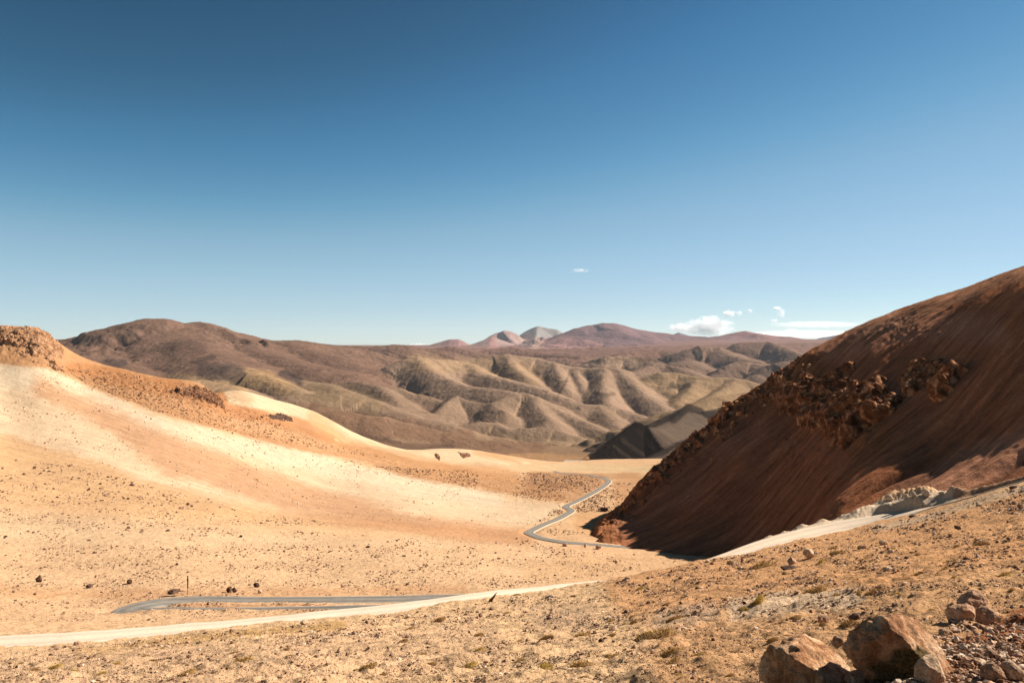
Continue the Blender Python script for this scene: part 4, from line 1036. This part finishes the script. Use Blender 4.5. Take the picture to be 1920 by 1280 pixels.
# dark stake-like shard on the crest
Ys = float(lookY(922, 1129)[0]); xs = float(U(922))*Ys; zs = float(ground(np.array([xs]), np.array([Ys]))[0])
k = Ys/F
sv = []; hh = 21*k
for j, t in enumerate(np.linspace(0, 1, 9)):
    w = (1-t)**0.8*4.2*k+0.3*k; cx = (-5+13*t+2*t*t)*k
    for a in range(8):
        an = a*math.pi/4
        jit = 1+0.22*math.sin(a*2.3+j*1.7)
        sv.append((cx+w*math.cos(an)*jit, 0.5*w*math.sin(an)*jit, t*hh-0.2))
sf = [(j*8+a, j*8+(a+1) % 8, (j+1)*8+(a+1) % 8, (j+1)*8+a) for j in range(8) for a in range(8)]
o = meshobj('rock_shard', np.array(sv), np.array(sf), M_DARK, smooth=False); o.location = (xs, Ys, zs)
tag(o, 'thin dark pointed shard leaning right at the edge of the dusty track', 'rock')

# ------------------------------------------------------------------ sign seen edge-on beside the hairpin
m, n, l, b = new_mat('galvanised_post'); b.inputs['Base Color'].default_value = (0.34, 0.33, 0.31, 1); b.inputs['Metallic'].default_value = 0.3; b.inputs['Roughness'].default_value = 0.6; M_POST = m
m, n, l, b = new_mat('dark_sign_back'); b.inputs['Base Color'].default_value = (0.045, 0.05, 0.045, 1); b.inputs['Roughness'].default_value = 0.6; M_SIGN = m
import bmesh
def boxmesh(name, size, centre, mat, parent, bev=0.01):
    bm = bmesh.new(); bmesh.ops.create_cube(bm, size=1.0)
    for v in bm.verts: v.co = Vector((v.co.x*size[0]+centre[0], v.co.y*size[1]+centre[1], v.co.z*size[2]+centre[2]))
    bmesh.ops.bevel(bm, geom=list(bm.edges), offset=bev, segments=2, affect='EDGES')
    me = bpy.data.meshes.new(name); bm.to_mesh(me); bm.free(); me.materials.append(mat)
    q = bpy.data.objects.new(name, me); COL.objects.link(q); q.parent = parent; return q
Yp = float(lookY(352, 1115)[0]); xp = float(U(352))*Yp; zp = float(ground(np.array([xp]), np.array([Yp]))[0]); k = Yp/F
root = bpy.data.objects.new('road_sign', None); COL.objects.link(root); root.location = (xp, Yp, zp); root.rotation_euler = (0, 0, math.atan2(-xp, Yp))
tag(root, 'dark road sign on a thin pale post seen edge-on above the hairpin bend', 'road sign')
boxmesh('post', (1.3*k, 1.3*k, 34*k), (0, 0, 16*k), M_POST, root)
boxmesh('sign_panel', (2.2*k, 14*k, 19*k), (0.1*k, -1.0*k, 24.5*k), M_SIGN, root)
boxmesh('crossbar', (2.8*k, 9*k, 1.2*k), (0.1*k, -1.0*k, 28*k), M_POST, root)

# ------------------------------------------------------------------ outcrops
gz = lambda x, Y: ground(x, Y)
outcrop('crag', gz, GF, [(-100, 655), (-100, 590), (0, 590), (80, 600), (108, 625), (122, 660), (112, 692), (85, 684), (50, 672), (30, 657)], (560, 682), 3.8, 201, M_CRAG, 'orange broken crag on the skyline at the far left', size=10.0, n=(230, 130), cat='crag')
outcrop('rock_outcrop', gz, GF, [(318, 736), (323, 728), (345, 722), (370, 724), (392, 727), (408, 739), (422, 756), (422, 766), (392, 760), (355, 749)], (600, 830), 2.6, 211, M_CRAGD, 'dark broken outcrop on the shoulder of the left hillside beside the cream dome', size=4.5, n=(170, 90))
outcrop('rock_outcrop', gz, GF, [(493, 777), (512, 776), (528, 773), (547, 783), (550, 793), (530, 790), (508, 786)], (700, 930), 2.0, 215, M_DARK, 'small row of near-black rocks at the foot of the cream dome', size=4, n=(90, 50))
outcrop('rock_outcrop', gz, GF, [(812, 849), (820, 850), (827, 858), (824, 864), (817, 858)], (800, 1200), 2.2, 217, M_CRAGD, 'short dark gully edge in the cream strip below the plain', size=4, n=(50, 40))
outcrop('rock_outcrop', gz, GF, [(858, 848), (880, 849), (884, 856), (868, 860)], (900, 1320), 2.4, 219, M_CRAGD, 'dark notch in the cream edge right of the gully', size=4, n=(50, 40))
outcrop('cliff', rz, RF, [(1441, 768), (1446, 732), (1478, 704), (1501, 705), (1515, 688), (1547, 697), (1570, 681), (1615, 672), (1602, 700), (1613, 716), (1641, 707), (1660, 711), (1670, 741), (1691, 752), (1675, 777), (1629, 810), (1599, 835), (1583, 844), (1562, 837), (1537, 811), (1515, 811), (1499, 789), (1490, 772)], (230, 620), 8.5, 221, M_CRAGR, 'big broken rust-coloured cliff in the middle of the red hill', size=15, n=(260, 180), cat='cliff', sink=1.0)
outcrop('rock_outcrop', rz, RF, [(1686, 712), (1721, 678), (1760, 667), (1772, 684), (1739, 725), (1709, 750), (1693, 748)], (230, 560), 4.5, 231, M_CRAGR, 'worn brown outcrop between the cliff and the lone crag', size=11, n=(110, 100), sink=0.8)
outcrop('rock_outcrop', rz, RF, [(1750, 736), (1747, 755), (1757, 762), (1790, 742), (1803, 712), (1820, 703), (1815, 687), (1797, 685), (1787, 697), (1764, 708)], (230, 560), 7.5, 241, M_CRAGR, 'lone sunlit crag standing on the red scree right of the cliff', size=10, n=(110, 110), sink=0.8)
outcrop('rock_outcrop', rz, RF, [(1190, 890), (1215, 862), (1240, 840), (1272, 812), (1293, 796), (1320, 778), (1342, 750), (1365, 736), (1384, 726), (1413, 706), (1437, 686), (1470, 664), (1500, 645), (1520, 672), (1470, 715), (1420, 760), (1370, 800), (1310, 850), (1250, 905), (1200, 940), (1150, 985), (1140, 975), (1170, 938)], (380, 640), 4.8, 251, M_CRAGR, 'jagged dark rib of rock along the left skyline of the red hill', size=11, n=(280, 240), sink=0.8)

# ------------------------------------------------------------------ loose stones
def near_road(x, Y, m=1.0):
    bad = np.zeros(len(x), bool)
    for R, hw in ((RA, WA/2), (RB, WB/2)):
        d, _ = polydist(x, Y, R); bad |= d < hw+m
    d, _ = polydist(x, Y, RT); bad |= d < trackw(x, Y)+m*0.3
    return bad

def scatter_px(n, poly, seed, dens=None):
    r = np.random.default_rng(seed); P = np.array(poly, float)
    out = []
    while len(out) < n:
        px = r.uniform(P[:, 0].min(), P[:, 0].max(), n*2); py = r.uniform(P[:, 1].min(), P[:, 1].max(), n*2)
        k = inpoly(px, py, poly)
        if dens is not None: k &= r.uniform(0, 1, n*2) < dens(px, py)
        out += list(zip(px[k], py[k]))
    out = np.array(out[:n]); Y = lookY(out[:, 0], out[:, 1]); x = U(out[:, 0])*Y
    k = ~near_road(x, Y)
    return out[k, 0], out[k, 1], x[k], Y[k], r

P_SLOPE = [(-60, 1330), (-60, 1226), (200, 1208), (480, 1180), (640, 1163), (830, 1146), (930, 1126), (1060, 1104), (1200, 1079), (1360, 1047), (1434, 1032), (1560, 1003), (1640, 987), (1720, 967), (1800, 946), (1860, 926), (1980, 895), (1980, 1330)]
P_FLOOR = [(-40, 1165), (-40, 950), (200, 968), (400, 990), (640, 1000), (980, 1010), (1060, 1030), (1300, 1048), (1150, 1078), (1000, 1098), (860, 1112), (640, 1143), (300, 1165)]
P_NOSE = [(640, 868), (800, 880), (960, 885), (1130, 892), (1190, 905), (1150, 960), (1080, 960), (1050, 990), (1100, 1000), (1040, 1005), (1000, 985), (1050, 945), (900, 918), (773, 893), (640, 859)]
P_SHOULD = [(0, 660), (110, 690), (250, 702), (330, 730), (420, 765), (500, 782), (600, 830), (740, 860), (640, 850), (440, 812), (297, 773), (187, 731), (87, 688)]
P_RUBBLE = [(1660, 1290), (1700, 1240), (1760, 1210), (1800, 1195), (1870, 1185), (1960, 1150), (1960, 1310)]
P_LOWH = [(-40, 935), (-40, 860), (133, 870), (300, 915), (480, 958), (640, 985), (400, 985), (200, 965)]

PROT = []
for k in range(7):
    p, f = rock_shape(3, 300+k, 9, 0.10)
    PROT.append((p*np.array((1, 0.85, 0.7)), f))
def proto_mesh(k, mat, nm):
    p, f = PROT[k]; o = meshobj(nm, p, f, mat, None, smooth=False); return o
def scatter_objs(nm, n, poly, seed, smin, smax, mats, label, group, cat='rock', expo=2.2, dens=None):
    px, py, x, Y, r = scatter_px(n, poly, seed, dens)
    z = ground(x, Y)
    src = [proto_mesh(int(r.integers(0, 7)), mats[i % len(mats)], nm) for i in range(min(6, len(x)))]
    for i in range(len(x)):
        o = src[i] if i < len(src) else src[int(r.integers(0, len(src)))].copy()
        if i >= len(src): COL.objects.link(o)
        s = smin*((1-r.random())**(-1/expo)); s = min(s, smax)*Y[i]/F/2
        o.scale = (s*r.uniform(0.8, 1.3), s*r.uniform(0.8, 1.2), s*r.uniform(0.7, 1.2))
        o.rotation_euler = (r.uniform(-0.3, 0.3), r.uniform(-0.3, 0.3), r.uniform(0, 6.28))
        o.location = (x[i], Y[i], z[i]+s*0.3)
        tag(o, label, cat, group)
scatter_objs('rock', 130, P_SLOPE, 401, 5, 13, [M_ROCK, M_DARK, M_ROCK, M_PALE, M_ROCK, M_DARK], 'small loose stone scattered over the near stony slope', 'stones on the near slope')
scatter_objs('rock', 80, P_FLOOR, 402, 3.2, 7.5, [M_DARK, M_ROCK, M_DARK, M_ROCK, M_DARK, M_DARK], 'small dark brown stone lying on the sandy valley floor', 'stones on the valley floor')
scatter_objs('rock', 50, P_RUBBLE, 403, 9, 22, [M_ROCK, M_PALE, M_ROCK, M_PALE, M_ROCK, M_ROCK], 'angular tan stone in the rubble at the bottom right', 'stones of the bottom right rubble')
scatter_objs('rock', 30, P_LOWH, 404, 3.5, 7.5, [M_DARK, M_ROCK, M_DARK], 'brown stone on the orange foot of the left hillside', 'stones on the foot of the left hillside')

m, n_, l_, b_ = new_mat('gravel_stone')
vc = n_.new('ShaderNodeVertexColor'); vc.layer_name = 'Col'; l_.new(vc.outputs[0], b_.inputs['Base Color']); M_GRAV = m
def gravel(name, n, poly, seed, smin, smax, pal, label, expo=2.4, dens=None, sub=1, zf=None, up=0.25):
    px, py, x, Y, r = scatter_px(n, poly, seed, dens)
    z = ground(x, Y)
    v, f = ICO[sub]; N = len(x)
    s = np.minimum(smin*(1-r.random(N))**(-1/expo), smax)*Y/F/2
    base = v[None]*(1+r.uniform(-0.28, 0.28, (N, len(v), 1)))
    sc = s[:, None]*r.uniform(0.65, 1.3, (N, 3))*np.array((1, 1, 0.75))
    a = r.uniform(0, 6.28, N); ca, sa = np.cos(a)[:, None], np.sin(a)[:, None]
    p = base*sc[:, None, :]
    q = np.stack([p[..., 0]*ca-p[..., 1]*sa, p[..., 0]*sa+p[..., 1]*ca, p[..., 2]], -1)
    q += np.stack([x, Y, z+s*up], -1)[:, None, :]
    F_ = (f[None]+(np.arange(N)*len(v))[:, None, None]).reshape(-1, 3)
    pal = np.array(pal); c = pal[r.integers(0, len(pal), N)]*r.uniform(0.75, 1.2, (N, 1))
    c = np.repeat(c, len(v), axis=0)
    o = meshobj(name, q.reshape(-1, 3), F_, M_GRAV, c, smooth=False); tag(o, label, kind='stuff'); return o
PAL = [(0.40, 0.25, 0.16), (0.30, 0.17, 0.10), (0.46, 0.31, 0.21), (0.20, 0.11, 0.07), (0.56, 0.42, 0.30), (0.30, 0.17, 0.10), (0.16, 0.08, 0.045), (0.12, 0.065, 0.04)]
def cl(px, py):
    d = 0.36+1.1*fbm(px/90, py/26, 3, 501); return np.clip(d, 0.06, 1)
gravel('gravel', 50000, P_SLOPE, 411, 1.6, 8, PAL, 'brown and tan gravel covering the near slope', dens=cl)
gravel('rubble', 3800, P_RUBBLE, 412, 4.5, 16, PAL+[(0.62, 0.42, 0.27), (0.5, 0.3, 0.18)], 'loose broken rubble in the bottom right corner', sub=2)
gravel('valley_gravel', 11000, P_FLOOR, 413, 1.2, 4.8, PAL[:4]+[(0.16, 0.09, 0.055), (0.2, 0.12, 0.06)], 'fine dark stones sprinkled over the valley sand', dens=cl)
gravel('hillside_gravel', 4200, P_SHOULD, 414, 1.1, 4.2, [(0.42, 0.24, 0.13), (0.3, 0.16, 0.08), (0.52, 0.33, 0.2), (0.22, 0.11, 0.06)], 'broken stones on the orange shoulder')
gravel('scree_pebbles', 3000, [(0, 690), (100, 695), (300, 782), (640, 866), (1000, 935), (1000, 985), (640, 975), (300, 905), (0, 820)], 417, 1.0, 3.6, [(0.5, 0.3, 0.17), (0.3, 0.17, 0.1), (0.7, 0.56, 0.42), (0.62, 0.42, 0.27)], 'fine loose stones on the pale scree', dens=cl)
gravel('slope_foot_gravel', 2200, P_LOWH, 415, 1.2, 5, PAL[:4]+[(0.13, 0.08, 0.05)], 'dark stones on the foot of the hillside', dens=cl)
gravel('roadside_gravel', 4200, P_NOSE, 416, 1.1, 3.8, [(0.2, 0.11, 0.07), (0.14, 0.08, 0.05), (0.3, 0.18, 0.11)], 'dark stones on the ground around the winding road', dens=cl)

# ------------------------------------------------------------------ grass tussocks
m, n_, l_, b_ = new_mat('dry_tussock')
vc = n_.new('ShaderNodeVertexColor'); vc.layer_name = 'Col'
inf = n_.new('ShaderNodeObjectInfo')
l_.new(mul(n_, l_, vc.outputs[0], ramp(n_, l_, inf.outputs['Random'], [(0, (0.75, 0.7, 0.7)), (0.5, (1, 1, 1)), (1, (1.1, 1.2, 0.9))])), b_.inputs['Base Color'])
M_TUFT = m
def tuft_mesh(seed, blades=420):
    r = np.random.default_rng(seed)
    ang = r.uniform(0, 6.28, blades); rad = np.sqrt(r.random(blades))
    bx = rad*np.cos(ang)*0.92; by = rad*np.sin(ang)*0.55+0.12*np.sin(bx*3+seed)
    dome = 0.30*(1-rad**2)
    ln = r.uniform(0.16, 0.34, blades)
    dx = 0.5*bx+r.normal(0, 0.28, blades)-0.15; dy = 0.6*by+r.normal(0, 0.28, blades); dz = np.ones(blades)
    nrm = np.sqrt(dx*dx+dy*dy+1); dx, dy, dz = dx/nrm, dy/nrm, dz/nrm
    wa = r.uniform(0, 6.28, blades); w = 0.022
    p0 = np.stack([bx-w*np.cos(wa), by-w*np.sin(wa), dome-0.08], -1)
    p1 = np.stack([bx+w*np.cos(wa), by+w*np.sin(wa), dome-0.08], -1)
    p2 = np.stack([bx+dx*ln, by+dy*ln, dome+dz*ln], -1)
    vb = np.stack([p0, p1, p2], 1).reshape(-1, 3); fb = np.arange(blades*3).reshape(-1, 3)
    tip = np.array([(0.68, 0.44, 0.14), (0.60, 0.36, 0.12), (0.42, 0.24, 0.08), (0.74, 0.54, 0.18)])[r.integers(0, 4, blades)]
    root = np.array((0.22, 0.12, 0.05))
    cb = np.stack([np.tile(root, (blades, 1)), np.tile(root, (blades, 1)), tip], 1).reshape(-1, 3)
    v, f = ICO[3]; q = v*np.array((0.95, 0.58, 0.30)); q = q*(1+0.12*fbm3(v*2.5, 3, seed)[:, None]); q[:, 1] += 0.12*np.sin(q[:, 0]*3+seed); q[:, 2] -= 0.02
    cq = np.tile(np.array((0.30, 0.18, 0.08)), (len(q), 1))
    return np.vstack([vb, q]), np.vstack([fb, f+len(vb)]), np.vstack([cb, cq])
TUFTS = []
for k in range(5):
    v, f, c = tuft_mesh(600+k); TUFTS.append(meshobj('grass_tussock', v, f, M_TUFT, c, smooth=False))
TP = [(270, 1232, 25), (216, 1253, 25), (248, 1257, 28), (309, 1252, 22), (415, 1260, 46), (440, 1225, 20), (455, 1244, 45), (768, 1183, 20), (753, 1206, 28), (898, 1193, 22), (807, 1250, 28), (673, 1243, 24), (882, 1252, 30),
 (973, 1243, 25), (1023, 1199, 36), (1090, 1196, 38), (1233, 1202, 85), (1190, 1168, 25), (1267, 1166, 42), (1020, 1263, 40), (1087, 1260, 60), (1257, 1266, 58), (1262, 1248, 50), (950, 1151, 20), (968, 1117, 20), (823, 1166, 30),
 (1528, 1116, 52), (1567, 1120, 30), (1640, 1116, 48), (1540, 1058, 35), (1570, 1042, 30), (1562, 1031, 22), (1617, 1052, 28), (1423, 1139, 40), (1590, 1179, 46), (1430, 1067, 64), (1840, 1027, 35), (1793, 1030, 25), (1307, 1245, 46), (1347, 1246, 58),
 (1385, 1225, 30), (1745, 1148, 26), (1860, 1158, 24), (1150, 1240, 34), (590, 1262, 36), (540, 1240, 26), (690, 1270, 40), (350, 1274, 40), (130, 1270, 34), (60, 1262, 26), (1700, 1095, 36), (1770, 1075, 34), (1880, 1085, 36), (1100, 1225, 30)]
used = set()
def put_tuft(px, py, w, i, label, group, flat=1.0):
    Y = float(lookY(px, py)[0]); x = float(U(px))*Y; z = float(ground(np.array([x]), np.array([Y]))[0])
    k = i % 5
    o = TUFTS[k] if k not in used else TUFTS[k].copy()
    if k in used: COL.objects.link(o)
    used.add(k)
    s = 1.0*w*Y/F/2
    o.scale = (s, s*(0.9+0.4*math.sin(i*1.7)), s*flat*(0.85+0.2*math.sin(i*2.3)))
    o.rotation_euler = (0, -0.22-0.1*math.sin(i), math.radians(18)+0.35*math.sin(i*3.1))
    o.location = (x, Y, z-0.02*s)
    tag(o, label, 'grass tussock', group)
for i, (px, py, w) in enumerate(TP):
    put_tuft(px, py, w, i, 'larger clump of dry golden-brown tussock grass on the near slope', 'large grass clumps on the near slope')
px, py, x, Y, r = scatter_px(170, [(0, 1300), (0, 1240), (300, 1215), (700, 1180), (1000, 1125), (1200, 1095), (1400, 1050), (1650, 1000), (1900, 930), (1920, 1150), (1750, 1130), (1580, 1190), (1420, 1240), (1400, 1300)], 620)
for i in range(len(px)):
    put_tuft(px[i], py[i], 7+16*r.random()**1.5*(0.6+0.8*(py[i]-930)/350), i+3, 'small low tuft of dry grass dotted over the near slope', 'small grass tufts on the near slope')

# ------------------------------------------------------------------ clouds, far beyond the mountains
def cloud(cx, cy, w, h, dens, Y, label, seed, nscale=2.2, soft=0.5, thr=0.42, cat='cloud'):
    m = bpy.data.materials.new('cloud_vapour'); m.use_nodes = True; n = m.node_tree.nodes; l = m.node_tree.links; n.clear()
    out = n.new('ShaderNodeOutputMaterial'); v = n.new('ShaderNodeVolumePrincipled')
    v.inputs['Color'].default_value = (1, 1, 1, 1); v.inputs['Anisotropy'].default_value = 0.3
    tc = n.new('ShaderNodeTexCoord')
    ln = n.new('ShaderNodeVectorMath'); ln.operation = 'LENGTH'; l.new(tc.outputs['Object'], ln.inputs[0])
    mp = n.new('ShaderNodeMapping'); mp.inputs['Location'].default_value = (seed*3.1, seed*1.7, 0); mp.inputs['Scale'].default_value = (w/h*0.5, 1.0, 1.0); l.new(tc.outputs['Object'], mp.inputs[0])
    f = noise(n, l, mp.outputs[0], nscale, 5, 0.6, 0.4)
    def mt(op, a, b_=None, cl=False):
        q = n.new('ShaderNodeMath'); q.operation = op; q.use_clamp = cl
        for i, s in enumerate((a, b_)):
            if s is None: continue
            if isinstance(s, (int, float)): q.inputs[i].default_value = s
            else: l.new(s, q.inputs[i])
        return q.outputs[0]
    e = mt('SUBTRACT', 1.0, ln.outputs['Value'])
    d = mt('ADD', mt('MULTIPLY', e, 0.55), mt('MULTIPLY', mt('SUBTRACT', f, thr+0.13), 1.6))
    d = mt('MULTIPLY', d, 1/soft, True)
    l.new(mt('MULTIPLY', d, dens), v.inputs['Density']); l.new(v.outputs[0], out.inputs['Volume'])
    vv, ff = ICO[3]
    o = meshobj('cloud', vv*1.02, ff, m)
    hw, hh = w*Y/F/2, h*Y/F/2
    o.location = (float(U(cx))*Y, Y, float(V(cy))*Y); o.scale = (hw, hw*0.5, hh)
    tag(o, label, cat); return o
CY_ = 46000
cloud(1330, 612, 100, 42, 0.0028, CY_, 'largest puffy white cumulus cloud low over the horizon', 3, 2.6, 0.22)
cloud(1282, 616, 66, 24, 0.003, CY_+4000, 'lower flat white cloud joined to the left of the largest one', 8, 2.2, 0.2)
cloud(1367, 588, 28, 14, 0.008, CY_, 'small ragged cloud above the right end of the largest one', 5, 1.6, 0.25)
cloud(1385, 587, 16, 10, 0.008, CY_, 'small oval cloud just right of the ragged one', 6, 1.5, 0.3)
cloud(1405, 583, 13, 10, 0.007, CY_, 'tiny round cloud alone in the gap between the groups', 7, 1.5, 0.3)
cloud(1457, 578, 22, 9, 0.008, CY_, 'thin curl on top of the hooked cloud', 9, 1.5, 0.3)
cloud(1465, 586, 17, 19, 0.005, CY_, 'bright upright hooked cloud above the stratus bands', 10, 1.5, 0.25)
cloud(1452, 601, 18, 9, 0.007, CY_, 'small faint puff under the hooked cloud', 11, 1.5, 0.3)
cloud(1484, 620, 28, 9, 0.008, CY_, 'small flat white cloud within the low bands', 12, 1.5, 0.3)
cloud(1530, 608, 180, 13, 0.0007, CY_+9000, 'long thin veil of cloud, upper of the two bands', 13, 2.2, 0.5, thr=0.35)
cloud(1510, 627, 230, 16, 0.0012, CY_+12000, 'long pale cloud band lying on the horizon', 14, 2.2, 0.5, thr=0.3)
cloud(1088, 507, 40, 10, 0.0022, CY_, 'single small wisp of cloud high above the volcanoes', 15, 1.6, 0.4)
cloud(786, 648, 60, 12, 0.004, CY_+6000, 'sliver of white cloud behind the pink volcano', 16, 2.0, 0.4)

# ------------------------------------------------------------------ the air over the far distance
hm = bpy.data.materials.new('thin_air'); hm.use_nodes = True; hn = hm.node_tree.nodes; hn.clear()
ho = hn.new('ShaderNodeOutputMaterial'); hv = hn.new('ShaderNodeVolumePrincipled')
hv.inputs['Color'].default_value = (0.80, 0.89, 1.0, 1); hv.inputs['Density'].default_value = 0.55e-5; hv.inputs['Anisotropy'].default_value = 0.2
hm.node_tree.links.new(hv.outputs[0], ho.inputs['Volume'])
zs_ = []
for o in SC.objects:
    if o.type == 'MESH' and o.name.split('.')[0] not in ('cloud',) and o.get('kind') == 'structure':
        a = np.empty(len(o.data.vertices)*3, np.float32); o.data.vertices.foreach_get('co', a); a = a.reshape(-1, 3)
        zs_.append((a[:, 2].min(), a[:, 2].max(), np.abs(a[:, 0]).max(), a[:, 1].max()))
zs_ = np.array(zs_)
x1, y1, z0, z1 = zs_[:, 2].max()+200, zs_[:, 3].max()+200, zs_[:, 0].min()-1, max(zs_[:, 1].max(), 5)+30
hv_ = np.array([(x, y, z) for x in (-x1, x1) for y in (-300, y1) for z in (z0, z1)])
hf_ = np.array([(0, 1, 3, 2), (4, 6, 7, 5), (0, 4, 5, 1), (2, 3, 7, 6), (0, 2, 6, 4), (1, 5, 7, 3)])
o = meshobj('haze', hv_, hf_, hm, smooth=False); tag(o, 'thin bluish haze over the far mountains', kind='stuff')
